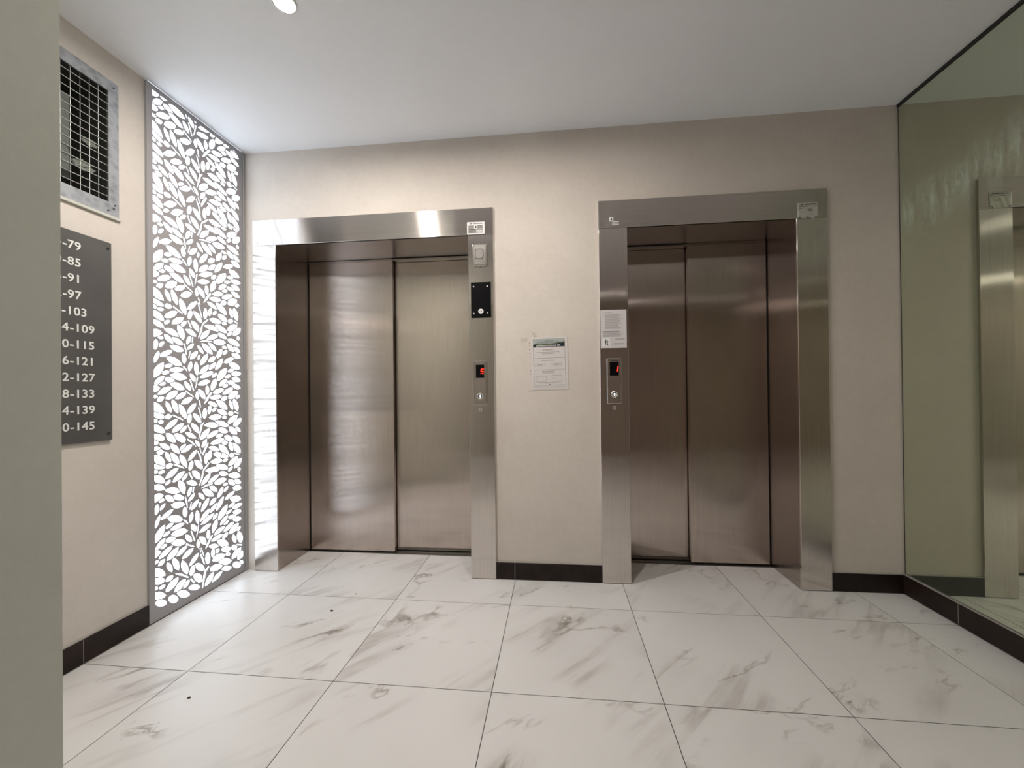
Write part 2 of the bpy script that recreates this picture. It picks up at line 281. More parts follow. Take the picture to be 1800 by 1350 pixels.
    "-206 2236 -204 2227 -200 2220 -196 2210 -188 2202 -178 2194 -166 2189 -154 2186 -148 2186 -141 2200 -141 2200 -148 2212 -156 2221 -166 2228 -178 2234 -190 2237;-282 2196 -277 2184 -271 2176 -264 2170 -256 2166 -246 2162 -237 2160 -226 2162 -226 2164 -227 2166 -230 2173 -236 2181 -244 2188 -252 2192 -261 2196 -270 2197;-225 2188 -225 2176 -222 2165 -216 2156 -210 2148 -201 2142 -190 2136 -178 2133 -176 2137 -176 2142 -179 2152 -180 2156 -186 2166 -192 2174 -202 2180 -212 2186;-174 2150 -167 2149 -166 2150 -142 2168 -142 2168 -141 2176 -150 2176 -157 2175 -163 2172 -168 2168 -172 2164 -175 2158 -175 2156;-170 2136 -156 2134 -144 2136 -134 2138 -124 2143 -115 2150 -108 2158 -104 2166 -106 2169 -108 2170 -116 2171 -128 2170 -136 2167 -166 2144;-252 2153 -254 2143 -254 2134 -251 2125 -247 2117 -241 2110 -234 2102 -224 2096 -221 2106 -221 2106 -222 2109 -230 2133 -235 2140 -242 2148 -252 2154;"
    "-225 2145 -226 2135 -218 2110 -218 2110 -218 2108 -212 2100 -204 2092 -194 2084 -179 2078 -178 2092 -181 2104 -186 2114 -192 2124 -201 2132 -211 2140;-178 2116 -176 2105 -173 2094 -168 2082 -160 2072 -150 2062 -137 2054 -134 2067 -136 2079 -140 2091 -145 2102 -152 2112 -162 2122 -174 2130;-130 2086 -117 2089 -107 2094 -98 2100 -90 2108 -84 2116 -82 2121 -79 2128 -78 2134 -77 2138 -90 2135 -100 2130 -110 2124 -117 2116 -123 2108 -128 2098;-124 2328 -127 2324 -132 2314 -134 2304 -132 2293 -130 2286 -124 2282 -118 2283 -113 2289 -108 2298 -106 2310 -108 2320 -110 2328 -114 2331;-100 2333 -98 2321 -94 2311 -88 2302 -81 2294 -72 2286 -62 2280 -52 2276 -49 2278 -49 2288 -50 2291 -59 2310 -65 2317 -74 2324 -85 2330;-111 2282 -110 2270 -106 2260 -100 2252 -94 2243 -86 2236 -76 2229 -66 2225 -64 2240 -65 2248 -70 2258 -76 2266 -86 2273 -96 2278;"
    "-146 2236 -140 2226 -132 2218 -124 2211 -114 2206 -104 2202 -92 2200 -79 2200 -86 2211 -94 2219 -102 2226 -112 2231 -122 2235 -133 2237;-88 2190 -88 2182 -86 2176 -83 2170 -79 2164 -74 2158 -67 2154 -60 2152 -58 2152 -57 2159 -59 2166 -62 2172 -66 2178 -72 2183 -78 2188;142 2398 138 2388 138 2379 140 2370 143 2362 148 2354 154 2346 165 2339 169 2349 169 2356 162 2380 160 2384 152 2392;170 2403 166 2394 166 2382 174 2358 179 2349 188 2339 204 2330 209 2344 210 2356 208 2368 203 2378 196 2389 186 2399 176 2405;-24 2359 -31 2356 -36 2349 -40 2338 -42 2324 -40 2312 -36 2304 -30 2300 -24 2302 -18 2310 -14 2321 -14 2334 -15 2346 -19 2356;6 2370 2 2369 -3 2364 -7 2354 -10 2344 -9 2336 -9 2334 -6 2326 -2 2324 4 2324 9 2330 14 2340 16 2350 16 2360 13 2366;47 2358 47 2358 38 2358 36 2358 30 2354 26 2350 22 2344 22 2339 24 2336 28 2334 34 2335 40 2338 46 2343 48 2348 50 2354;"
    "54 2344 60 2332 68 2325 78 2319 88 2315 99 2312 112 2312 126 2315 120 2326 111 2334 102 2340 92 2344 80 2347 68 2348;-2 2304 11 2295 24 2291 37 2289 50 2289 62 2292 75 2296 83 2302 84 2303 85 2306 85 2306 73 2314 60 2318 46 2320 34 2320 22 2317 10 2312;88 2299 90 2296 94 2292 101 2290 108 2290 115 2292 120 2296 120 2300 118 2304 114 2306 108 2308 104 2308 100 2308 93 2306 90 2303 89 2302;130 2318 134 2313 140 2308 148 2306 157 2307 164 2310 169 2316 170 2320 170 2322 166 2327 160 2332 152 2334 143 2333 136 2330 132 2324;130 2262 143 2261 158 2264 170 2268 172 2269 176 2272 194 2285 198 2292 203 2306 184 2307 170 2304 158 2300 146 2294 137 2286 130 2276 126 2265;169 2240 184 2240 197 2243 208 2248 218 2254 224 2262 230 2272 231 2286 213 2286 200 2283 195 2281 180 2270 178 2268 175 2266 173 2264 168 2254 168 2241;"
    "-32 2264 -18 2256 -4 2252 10 2249 18 2248 32 2248 39 2247 54 2248 66 2252 48 2267 42 2272 40 2272 26 2276 11 2278 -4 2276 -18 2272;38 2282 44 2276 48 2272 53 2268 74 2253 74 2253 88 2248 104 2244 116 2242 135 2244 138 2246 128 2258 124 2260 96 2276 86 2280 72 2283 56 2284;65 2225 72 2219 82 2214 92 2210 104 2208 116 2208 130 2212 122 2224 113 2231 104 2237 92 2240 82 2242 70 2242 62 2240 64 2226;134 2240 136 2227 140 2217 147 2208 156 2201 166 2196 180 2192 197 2191 196 2205 195 2208 181 2227 176 2232 164 2237 152 2240 139 2240 136 2240 136 2240;184 2236 185 2229 198 2212 204 2208 212 2206 224 2205 223 2214 220 2220 216 2226 210 2230 204 2234 196 2236 190 2236;-56 2188 -40 2190 -28 2195 -18 2202 -10 2208 -8 2211 -2 2220 3 2230 4 2245 4 2245 -12 2242 -24 2237 -34 2230 -43 2222 -50 2213 -55 2202;"
    "-14 2192 -1 2191 13 2192 26 2196 37 2200 48 2208 58 2216 61 2222 61 2224 60 2227 59 2228 48 2229 34 2228 21 2224 10 2219 0 2212 -6 2208 -11 2202 -16 2194 -14 2193;42 2194 51 2190 60 2188 68 2187 76 2188 84 2190 90 2194 96 2202 88 2206 86 2207 78 2208 69 2209 62 2208 54 2206 48 2202 47 2201;101 2192 105 2181 110 2174 124 2163 128 2162 134 2160 140 2158 149 2158 164 2160 160 2172 153 2180 145 2186 136 2191 126 2194 114 2195;164 2186 164 2173 168 2163 175 2154 183 2147 194 2140 206 2136 222 2134 222 2146 218 2157 211 2166 202 2174 192 2180 180 2184;-46 2144 -36 2146 -29 2151 -20 2163 -16 2169 -15 2172 -14 2180 -14 2186 -16 2189 -17 2190 -26 2187 -33 2182 -39 2176 -44 2170 -46 2162 -48 2154;6 2158 22 2153 30 2152 61 2152 66 2154 75 2156 100 2172 104 2174 103 2174 86 2180 70 2182 56 2181 42 2179 29 2174 17 2168;"
    "82 2155 88 2148 94 2144 94 2144 96 2144 101 2142 108 2140 114 2142 122 2144 128 2150 122 2158 115 2163 108 2166 102 2166 100 2166;139 2154 134 2146 132 2136 133 2128 136 2120 141 2111 148 2103 161 2095 168 2104 163 2128 160 2139 160 2140 152 2148 144 2153;165 2144 164 2142 166 2134 172 2104 180 2096 190 2086 199 2081 210 2076 222 2072 224 2087 222 2100 216 2111 207 2121 196 2130 183 2138;-5 2142 4 2132 4 2130 22 2119 22 2119 33 2115 44 2112 56 2111 67 2113 63 2122 61 2124 52 2132 42 2138 31 2142 20 2144 8 2144;64 2148 64 2133 68 2121 70 2118 76 2109 86 2098 89 2096 126 2078 130 2078 132 2080 132 2080 132 2094 126 2107 119 2118 110 2129 98 2138 83 2144 67 2148;6 2124 4 2124 -3 2118 -8 2108 -8 2104 -6 2090 -6 2088 -4 2072 -2 2072 4 2072 10 2078 16 2088 18 2100 18 2111 16 2118;26 2102 33 2090 42 2083 51 2077 61 2073 72 2071 82 2092 80 2094 71 2100 60 2104 50 2106 38 2106;"
    "134 2073 141 2066 148 2062 154 2060 160 2059 166 2060 172 2064 176 2072 172 2076 166 2082 162 2084 156 2086 150 2086 144 2084 138 2081 134 2074;-214 2328 -176 2308 -152 2299 -168 2312 -212 2333;-132 2271 -116 2238 -114 2238 -109 2240 -126 2274 -132 2272;-125 2190 -108 2178 -104 2172 -75 2150 -102 2183 -132 2204 -135 2198;-62 2146 -54 2114 -48 2115 -56 2147;-74 2126 -60 2094 -54 2066 -48 2060 -45 2060 -51 2091 -54 2101 -70 2132 -74 2130 -74 2128;-70 2363 -59 2334 -55 2312 -50 2303 -47 2304 -50 2324 -59 2353 -64 2365;-48 2273 -52 2270 -58 2240 -60 2237 -68 2192 -65 2190 -48 2237 -42 2265 -34 2272 -30 2282;174 2326 208 2313 211 2318 174 2332 173 2330 174 2326;-26 2147 -32 2138 -42 2116 -40 2099 -40 2099 -20 2132 -3 2165 -10 2169 -16 2161 -17 2160;176 2079 191 2072 203 2068 213 2064 215 2069 176 2085 174 2081;"
    "-307 2048 -304 2046 -298 2046 -293 2046 -290 2052 -289 2056 -290 2058 -294 2062 -298 2064 -300 2064 -305 2065 -307 2064;-289 2045 -289 2045 -285 2042 -278 2040 -270 2040 -262 2042 -257 2045 -254 2048 -256 2052 -260 2056 -266 2057 -274 2057 -282 2055 -285 2054 -286 2050 -287 2050;-249 2064 -248 2064 -241 2060 -232 2060 -224 2062 -217 2066 -214 2070 -214 2074 -214 2076 -218 2080 -226 2083 -234 2084 -243 2082 -250 2078 -253 2073 -253 2073;-307 2012 -301 2006 -291 2000 -280 1996 -268 1994 -256 1994 -254 1998 -257 2010 -264 2020 -272 2028 -282 2034 -294 2037 -306 2038 -307 2038;-307 1973 -298 1967 -289 1963 -278 1960 -266 1960 -254 1962 -253 1962 -258 1974 -266 1982 -275 1988 -284 1992 -295 1994 -306 1994 -307 1994;-307 2073 -300 2070 -289 2066 -278 2064 -265 2064 -255 2065 -256 2069 -258 2074 -258 2076 -284 2087 -294 2092 -300 2092 -307 2093;"
    "-253 2014 -242 2012 -230 2013 -218 2016 -208 2022 -198 2030 -190 2039 -182 2052 -184 2053 -196 2054 -208 2053 -220 2049 -230 2044 -239 2036 -248 2026 -254 2015;-216 1988 -203 1986 -200 1986 -179 1993 -171 1998 -162 2006 -154 2015 -148 2029 -162 2030 -174 2028 -185 2024 -194 2018 -204 2010 -211 2001;-254 1982 -252 1980 -246 1980 -240 1982 -233 1986 -228 1990 -225 1996 -225 2000 -228 2002 -234 2003 -240 2001 -247 1997 -251 1994 -255 1986;-307 1911 -302 1910 -297 1911 -289 1916 -270 1925 -262 1934 -272 1944 -282 1948 -292 1950 -301 1948 -307 1946;-256 1956 -248 1947 -238 1940 -227 1936 -216 1932 -203 1928 -190 1926 -176 1928 -185 1946 -191 1952 -202 1958 -213 1962 -226 1964 -240 1962 -254 1958;-184 1986 -186 1976 -186 1963 -182 1951 -180 1946 -174 1934 -172 1930 -163 1920 -150 1914 -145 1930 -144 1943 -146 1956 -151 1966 -158 1976 -160 1978 -176 1988 -178 1988;"
    "-160 1983 -158 1983 -150 1986 -144 1990 -140 1994 -136 2000 -132 2006 -132 2014 -132 2014 -140 2014 -148 2011 -154 2007 -158 2002 -162 1997 -166 1990 -166 1986;-106 2076 -113 2074 -120 2067 -124 2057 -127 2046 -127 2036 -124 2029 -120 2026 -113 2028 -106 2036 -102 2046 -98 2056 -98 2067 -102 2074;-93 2076 -92 2064 -87 2054 -82 2044 -74 2037 -66 2030 -56 2024 -44 2021 -42 2023 -42 2035 -45 2046 -49 2054 -58 2064 -67 2070 -78 2074;-107 2022 -106 2010 -102 2000 -96 1992 -90 1985 -82 1978 -72 1972 -60 1969 -59 1972 -58 1984 -60 1994 -64 2004 -72 2012 -80 2018 -92 2021;-140 1972 -138 1966 -130 1958 -122 1952 -112 1948 -101 1944 -89 1942 -75 1943 -80 1955 -88 1963 -96 1970 -106 1974 -114 1976;-112 1942 -118 1940 -125 1934 -131 1925 -135 1914 -136 1904 -136 1897 -132 1894 -126 1895 -119 1901 -113 1910 -108 1920 -107 1930 -108 1938;"
    "-131 1866 -122 1868 -114 1871 -106 1876 -100 1880 -96 1886 -92 1894 -90 1903 -100 1902 -108 1898 -114 1894 -120 1888 -126 1882 -130 1876 -131 1868;-206 1902 -204 1900 -196 1894 -187 1890 -176 1887 -166 1886 -154 1888 -154 1891 -154 1892 -155 1896 -156 1900 -164 1907 -172 1913 -180 1918 -190 1920 -202 1921 -214 1919;-256 1930 -254 1918 -250 1910 -244 1903 -238 1898 -229 1893 -220 1890 -207 1890 -208 1899 -216 1914 -219 1918 -226 1923 -234 1927 -244 1930;-288 1911 -286 1908 -282 1904 -277 1903 -272 1902 -268 1904 -262 1906 -256 1910 -260 1916 -264 1918 -268 1920 -270 1920;-226 1878 -219 1866 -210 1858 -200 1853 -189 1850 -177 1850 -164 1852 -148 1858 -156 1869 -166 1876 -177 1880 -188 1882 -200 1884 -212 1882;-294 1899 -300 1896 -305 1890 -307 1884 -307 1856 -306 1852 -300 1850 -295 1852 -290 1859 -286 1869 -284 1880 -286 1890 -289 1896;"
    "-282 1865 -274 1866 -268 1868 -264 1871 -260 1875 -256 1880 -254 1886 -254 1894 -262 1893 -268 1890 -273 1888 -277 1884 -280 1878 -280 1876 -282 1868;-278 1818 -268 1818 -258 1819 -246 1822 -236 1826 -227 1833 -218 1842 -211 1852 -212 1853 -212 1853 -224 1854 -236 1853 -246 1850 -256 1844 -266 1838 -274 1830 -274 1830 -274 1829 -275 1828;-281 1846 -290 1838 -297 1831 -302 1822 -305 1814 -307 1805 -307 1793 -305 1785 -296 1792 -290 1800 -288 1802 -278 1830 -278 1830 -278 1835;-152 1848 -159 1838 -162 1830 -163 1821 -162 1813 -160 1806 -155 1798 -146 1791 -139 1800 -136 1809 -135 1818 -135 1818 -141 1838 -143 1841;-115 1818 -102 1820 -92 1824 -84 1830 -78 1836 -72 1844 -68 1854 -68 1865 -81 1862 -90 1858 -99 1852 -106 1846 -109 1840 -112 1831 -114 1822;-59 1846 -62 1846 -66 1842 -68 1836 -70 1830 -70 1824 -68 1820 -64 1818 -61 1819 -58 1823 -55 1828 -54 1835 -54 1841 -56 1845;"
    "-244 1818 -238 1805 -228 1796 -224 1792 -201 1782 -192 1780 -178 1778 -160 1782 -160 1782 -167 1797 -177 1807 -188 1814 -200 1820 -214 1822 -228 1823 -237 1821;-257 1790 -274 1785 -286 1777 -296 1768 -304 1756 -307 1750 -307 1716 -295 1719 -283 1726 -274 1735 -264 1748 -260 1757 -256 1776;-252 1769 -248 1766 -240 1766 -234 1766 -227 1768 -221 1771 -215 1776 -211 1782 -225 1788 -225 1788 -232 1788 -238 1786 -244 1782 -250 1778 -252 1775;-230 1754 -220 1748 -208 1746 -201 1746 -182 1747 -174 1749 -162 1754 -150 1762 -151 1763 -162 1768 -174 1771 -186 1772 -198 1770 -209 1768 -220 1763 -231 1755;-268 1736 -262 1732 -256 1732 -250 1732 -244 1733 -238 1736 -232 1740 -227 1746 -228 1747 -234 1750 -241 1752 -247 1751 -253 1750 -259 1747 -261 1746;"
    "-226 1731 -218 1722 -214 1720 -203 1712 -203 1712 -190 1708 -177 1706 -163 1707 -148 1710 -132 1718 -144 1730 -157 1738 -170 1742 -182 1743 -198 1742 -201 1742 -211 1739;-291 1682 -288 1683 -282 1686 -262 1702 -260 1706 -254 1722 -253 1724 -266 1724 -276 1720 -285 1716 -292 1710 -298 1702 -304 1694 -306 1682;-254 1707 -251 1702 -244 1698 -236 1694 -228 1693 -226 1694 -208 1698 -207 1698 -206 1699 -200 1702 -206 1709 -208 1710 -218 1718 -218 1718 -222 1719 -231 1720 -240 1720 -248 1718 -251 1715;-282 1682 -276 1678 -270 1677 -264 1677 -260 1678 -254 1680 -250 1684 -246 1691 -252 1694 -258 1696 -262 1696 -264 1694;-226 1688 -219 1678 -216 1674 -186 1658 -175 1656 -161 1656 -145 1660 -153 1674 -163 1682 -174 1689 -186 1693 -198 1695 -205 1695 -207 1694;-307 1646 -300 1647 -292 1650 -284 1655 -276 1665 -284 1674 -292 1678 -307 1678;"
    "-288 1634 -276 1633 -264 1635 -252 1639 -242 1644 -232 1651 -222 1660 -217 1669 -218 1670 -220 1672 -220 1672 -230 1674 -244 1672 -255 1668 -266 1663 -275 1656 -284 1647 -290 1634 -288 1634;-250 1611 -235 1609 -228 1610 -212 1614 -203 1620 -194 1628 -188 1638 -184 1652 -199 1654 -212 1652 -222 1648 -232 1642 -240 1634 -246 1624;-199 1611 -186 1610 -176 1610 -166 1614 -157 1618 -149 1624 -142 1632 -138 1640 -144 1644 -150 1644 -160 1643 -170 1640 -179 1636 -187 1630 -194 1622;-307 1617 -303 1616 -299 1616 -294 1618 -290 1620 -286 1625 -291 1630 -296 1632 -300 1632 -304 1632 -307 1631;-293 1603 -284 1600 -278 1599 -272 1600 -266 1603 -262 1607 -258 1613 -256 1622 -264 1624 -272 1625 -278 1624 -283 1621 -288 1617 -291 1612;-307 1558 -300 1552 -288 1546 -272 1542 -254 1542 -259 1560 -267 1572 -277 1583 -288 1591 -301 1597 -307 1598;"
    "-248 1602 -250 1592 -250 1582 -247 1572 -243 1564 -238 1556 -230 1549 -220 1543 -218 1554 -219 1564 -222 1573 -226 1582 -231 1590 -238 1596;-216 1608 -219 1598 -218 1586 -216 1575 -212 1564 -206 1554 -197 1544 -184 1536 -181 1550 -182 1562 -184 1574 -188 1584 -195 1594 -204 1604 -212 1610;-108 1809 -116 1802 -122 1794 -125 1786 -126 1778 -127 1770 -125 1762 -120 1753 -112 1760 -106 1768 -102 1776 -100 1784 -100 1792 -102 1800;-80 1810 -87 1798 -90 1786 -90 1775 -90 1764 -87 1754 -82 1743 -73 1733 -66 1743 -63 1780 -66 1790 -71 1800;-116 1744 -116 1734 -115 1726 -112 1718 -110 1716 -106 1712 -100 1706 -92 1702 -84 1700 -80 1716 -81 1718 -84 1726 -90 1732 -96 1738 -104 1742;-148 1702 -149 1690 -146 1682 -142 1674 -137 1667 -130 1661 -122 1656 -110 1653 -109 1664 -112 1673 -116 1681 -121 1688 -128 1694 -136 1699;"
    "-168 1586 -154 1582 -143 1583 -132 1586 -122 1590 -114 1596 -106 1604 -100 1616 -102 1616 -102 1616 -114 1620 -126 1618 -137 1616 -146 1612 -155 1606 -162 1598;-74 1651 -80 1645 -82 1638 -84 1631 -84 1624 -82 1618 -78 1611 -72 1604 -65 1612 -62 1618 -61 1625 -61 1628 -70 1648 -71 1650 -72 1651;-18 2104 -24 2100 -28 2092 -32 2079 -32 2066 -30 2054 -26 2047 -20 2044 -14 2048 -10 2058 -7 2066 -10 2088 -13 2103;74 2067 81 2062 90 2058 101 2055 120 2056 131 2058 128 2070 122 2076 90 2091 87 2091;5 2051 14 2042 25 2037 36 2034 49 2032 62 2034 76 2036 87 2042 88 2047 82 2053 70 2058 59 2061 46 2062 34 2061 20 2058;92 2038 96 2035 102 2034 110 2034 118 2036 124 2039 126 2043 126 2048 121 2050 118 2051 102 2050 98 2050 93 2046 92 2046;-28 2008 -16 2000 -4 1995 6 1992 54 1990 54 1990 70 1994 45 2014 35 2018 20 2019 6 2018 -10 2016;"
    "42 2026 46 2018 74 1996 84 1993 98 1990 113 1988 126 1990 128 1990 124 2002 124 2002 114 2012 102 2018 90 2024 76 2026 60 2028;128 2005 144 2004 158 2006 170 2010 193 2029 200 2035 200 2035 205 2050 188 2052 173 2049 160 2044 150 2038 140 2030 132 2020 128 2006 128 2006;170 1983 188 1984 201 1988 212 1994 220 2002 226 2012 230 2022 230 2036 212 2034 200 2030 198 2029 189 2020 174 2008 174 2007 170 1996;-52 1932 -37 1934 -26 1940 -15 1948 -6 1956 1 1965 6 1976 8 1987 2 1988 -7 1986 -19 1980 -29 1973 -38 1964 -44 1955 -50 1944;-12 1936 -5 1934 8 1934 14 1935 26 1938 37 1943 48 1950 58 1958 64 1966 63 1966 62 1970 52 1972 39 1970 27 1966 16 1962 6 1955 -4 1947;67 1968 72 1964 80 1959 90 1956 100 1954 112 1953 124 1956 126 1958 126 1958 122 1966 114 1973 105 1978 96 1982 84 1984 73 1984 64 1982;"
    "128 1974 134 1972 140 1974 148 1976 156 1982 160 1988 163 1994 162 1998 156 2000 150 1999 142 1996 134 1990 129 1984 127 1979;128 1952 136 1942 147 1935 159 1930 172 1926 187 1923 203 1922 222 1925 214 1939 204 1948 192 1955 178 1959 162 1960 146 1959 129 1954 128 1953;204 1984 200 1978 198 1973 198 1969 200 1966 203 1962 208 1960 216 1958 220 1964 222 1970 222 1974 220 1977 216 1980 212 1982;28 1928 39 1918 51 1914 64 1912 76 1913 90 1916 103 1921 118 1932 106 1940 93 1945 80 1946 68 1946 54 1943 41 1938;89 1906 92 1900 97 1898 102 1896 108 1895 113 1896 120 1898 126 1902 123 1908 118 1910 114 1912 108 1913 102 1912 96 1910;128 1924 128 1913 132 1904 138 1898 145 1892 154 1888 165 1885 179 1885 179 1890 168 1912 162 1918 153 1922 142 1924;182 1892 184 1891 192 1887 200 1884 211 1882 224 1884 223 1894 218 1902 212 1908 204 1912 195 1914 185 1916 172 1914;"
    "160 1873 164 1862 172 1854 178 1851 188 1847 190 1846 200 1846 212 1847 228 1852 223 1864 216 1871 208 1876 198 1879 186 1880 174 1878;-44 1910 -41 1896 -34 1886 -26 1876 -16 1868 -4 1862 2 1860 23 1856 27 1856 24 1870 16 1882 8 1891 -2 1899 -14 1905 -28 1910 -42 1910;-2 1917 2 1907 7 1899 14 1892 22 1886 30 1882 40 1878 52 1876 51 1888 46 1896 40 1904 32 1910 23 1914 12 1917;-70 1898 -70 1888 -66 1880 -62 1873 -57 1866 -50 1861 -42 1856 -32 1854 -32 1864 -36 1872 -40 1879 -46 1885 -52 1890 -60 1895;90 1896 77 1890 68 1882 61 1874 56 1866 53 1856 52 1847 55 1836 68 1842 78 1848 84 1856 90 1865 92 1874 94 1884;96 1861 106 1862 112 1864 118 1867 122 1871 126 1876 128 1882 128 1890 118 1889 112 1886 106 1884 101 1879 98 1874 96 1868 96 1868;-6 1857 -18 1852 -29 1844 -38 1835 -45 1826 -50 1815 -54 1804 -53 1790 -38 1796 -28 1804 -19 1812 -12 1822 -6 1832 -3 1844 -4 1856;"
    "45 1844 33 1845 24 1843 16 1840 9 1835 4 1829 -1 1822 -2 1811 10 1810 18 1812 27 1816 34 1820 39 1826 44 1834;96 1840 80 1834 68 1824 59 1815 54 1808 44 1784 42 1782 43 1768 58 1774 70 1783 80 1792 87 1802 92 1814 96 1826;100 1815 114 1814 127 1814 139 1818 150 1822 160 1829 170 1837 176 1846 173 1848 172 1849 172 1849 162 1850 150 1848 138 1845 126 1840 116 1834 108 1826;140 1813 146 1800 155 1792 161 1788 184 1782 190 1781 206 1782 224 1788 217 1802 208 1810 196 1816 184 1820 171 1820 156 1819 142 1814;-60 1742 -45 1744 -44 1744 -18 1758 -13 1762 -5 1772 -2 1776 0 1781 0 1782 3 1795 -12 1793 -24 1788 -34 1782 -44 1774 -51 1764 -57 1754;1 1770 12 1772 22 1775 30 1780 38 1786 40 1788 50 1810 50 1812 38 1810 28 1806 20 1802 12 1796 6 1789 6 1788 4 1781;-58 1723 -42 1722 -28 1723 -14 1726 -2 1732 10 1738 22 1747 22 1748 32 1760 15 1761 0 1759 -13 1756 -14 1755 -42 1740 -48 1735;"
    "19 1727 28 1726 36 1728 42 1731 46 1734 51 1740 54 1746 54 1754 45 1754 38 1752 32 1750 26 1746 22 1741 20 1735;57 1710 74 1714 88 1722 101 1731 111 1742 118 1754 123 1768 122 1786 102 1780 86 1772 74 1763 65 1752 58 1740 54 1726 54 1718 54 1718;128 1764 138 1761 146 1761 154 1762 160 1764 164 1766 168 1768 174 1772 177 1779 160 1784 160 1784 152 1782 146 1780 139 1776 133 1772;153 1753 164 1746 176 1742 187 1741 198 1742 210 1744 222 1749 234 1758 222 1765 210 1768 198 1770 186 1769 175 1766 168 1763 162 1760;108 1730 116 1728 124 1728 131 1728 138 1730 144 1733 150 1738 154 1744 146 1747 138 1748 131 1746 124 1744 118 1741 113 1737 112 1736;68 1680 82 1680 88 1682 115 1698 124 1711 126 1721 112 1720 100 1718 91 1713 82 1707 76 1700 70 1691;159 1727 165 1717 180 1709 184 1706 192 1705 202 1706 214 1708 226 1714 220 1724 212 1730 202 1734 192 1736 182 1736 172 1734;"
    "126 1704 130 1698 138 1694 147 1691 156 1690 184 1697 184 1697 186 1697 187 1698 182 1703 164 1712 162 1714 153 1714 144 1714 134 1712 128 1709;93 1675 101 1672 108 1672 114 1672 120 1674 125 1678 130 1682 132 1690 124 1692 117 1693 116 1693 95 1680;158 1686 163 1677 168 1674 192 1663 200 1662 212 1663 226 1668 220 1678 211 1685 202 1690 192 1692 186 1692 186 1692;-69 1686 -56 1682 -44 1681 -32 1682 -20 1686 -9 1690 2 1698 10 1708 -4 1712 -16 1712 -29 1711 -40 1708 -51 1702 -60 1696 -69 1686 -69 1686;47 1724 33 1716 24 1706 18 1697 14 1687 12 1676 12 1665 17 1652 30 1660 40 1668 46 1678 51 1688 53 1699 52 1707 50 1716;-10 1681 -16 1678 -20 1671 -22 1661 -22 1650 -19 1640 -14 1634 -9 1631 -5 1633 -2 1637 0 1640 2 1650 2 1662 0 1672 -5 1678;26 1640 39 1636 52 1636 63 1638 74 1641 85 1646 95 1652 104 1663 89 1667 76 1667 64 1666 53 1662 42 1657 33 1650 25 1640;"
    "6 1612 18 1606 31 1604 43 1604 55 1605 67 1608 78 1613 84 1618 88 1622 76 1628 63 1630 50 1630 38 1629 27 1626 16 1621 8 1615;90 1633 106 1632 119 1634 132 1637 142 1642 156 1650 164 1658 169 1667 164 1670 164 1670 164 1670 154 1671 140 1669 128 1666 116 1660 106 1653 96 1644;132 1608 150 1605 164 1606 176 1610 180 1612 200 1631 202 1635 204 1650 186 1652 171 1651 158 1647 157 1646 146 1639 140 1633 134 1622;-68 1663 -68 1654 -68 1652 -66 1650 -56 1627 -54 1624 -46 1617 -36 1610 -25 1606 -22 1612 -21 1619 -24 1630 -28 1640 -34 1648 -43 1654 -54 1660;94 1596 101 1596 108 1598 115 1600 120 1605 124 1611 126 1620 114 1624 106 1624 98 1622 92 1619 88 1614 84 1608 82 1600;188 1608 192 1606 199 1605 206 1606 214 1610 218 1615 220 1620 219 1624 214 1627 208 1628 201 1626 186 1612;"
    "48 1599 52 1586 59 1574 68 1564 80 1556 92 1550 108 1544 126 1543 124 1560 116 1572 107 1582 96 1590 88 1594 79 1597 66 1600 54 1600;-8 1592 -2 1582 6 1576 14 1570 24 1566 34 1564 46 1562 58 1564 52 1574 44 1582 36 1587 26 1591 16 1594 4 1594;-208 2072 -171 2052 -171 2052 -147 2042 -166 2058 -208 2079;-128 2017 -110 1982 -103 1982 -102 1983 -121 2021;-101 1938 -105 1907 -98 1908 -94 1937;-150 1894 -148 1886 -138 1841 -132 1833 -134 1857 -134 1859 -142 1892 -144 1897 -150 1896;-115 1861 -124 1824 -119 1824 -116 1834 -114 1840 -109 1860;-4 2048 -38 2020 -50 1986 -52 1975 -56 1966 -68 1931 -59 1940 -41 1974 -36 2010 -5 2037 0 2046;-32 1919 -22 1922 4 1924 20 1926 21 1930 -22 1930 -47 1922 -57 1917;-158 1777 -143 1763 -142 1761 -128 1748 -136 1768 -152 1782;-118 1710 -97 1651 -90 1652 -110 1709 -113 1712;-73 1728 -75 1720 -80 1692 -85 1664 -85 1659 -76 1681 -76 1682 -66 1726;"
    "-146 1652 -142 1647 -90 1616 -90 1616 -102 1630 -123 1642 -141 1656 -142 1656;-66 1602 -63 1590 -58 1576 -56 1570 -54 1564 -50 1565 -58 1602;12 1646 -14 1616 -22 1602 -32 1578 -18 1590 -4 1606 -2 1610 20 1640 18 1643;180 2066 208 2056 212 2060 196 2066 182 2072;-307 1496 -304 1495 -298 1494 -293 1496 -290 1500 -289 1504 -290 1507 -294 1511 -298 1512 -300 1513 -305 1514 -307 1514;-289 1494 -289 1494 -285 1491 -278 1489 -270 1489 -262 1491 -257 1494 -254 1498 -256 1501 -260 1504 -266 1506 -274 1506 -282 1504 -285 1502 -286 1499 -287 1498;-248 1512 -248 1512 -241 1509 -232 1508 -224 1510 -217 1514 -214 1518 -214 1523 -214 1524 -218 1529 -226 1532 -234 1532 -243 1530 -250 1526 -252 1522 -252 1520;-307 1460 -301 1455 -291 1449 -280 1444 -268 1442 -256 1442 -254 1446 -257 1458 -264 1468 -272 1476 -282 1482 -294 1486 -306 1486 -307 1486;"
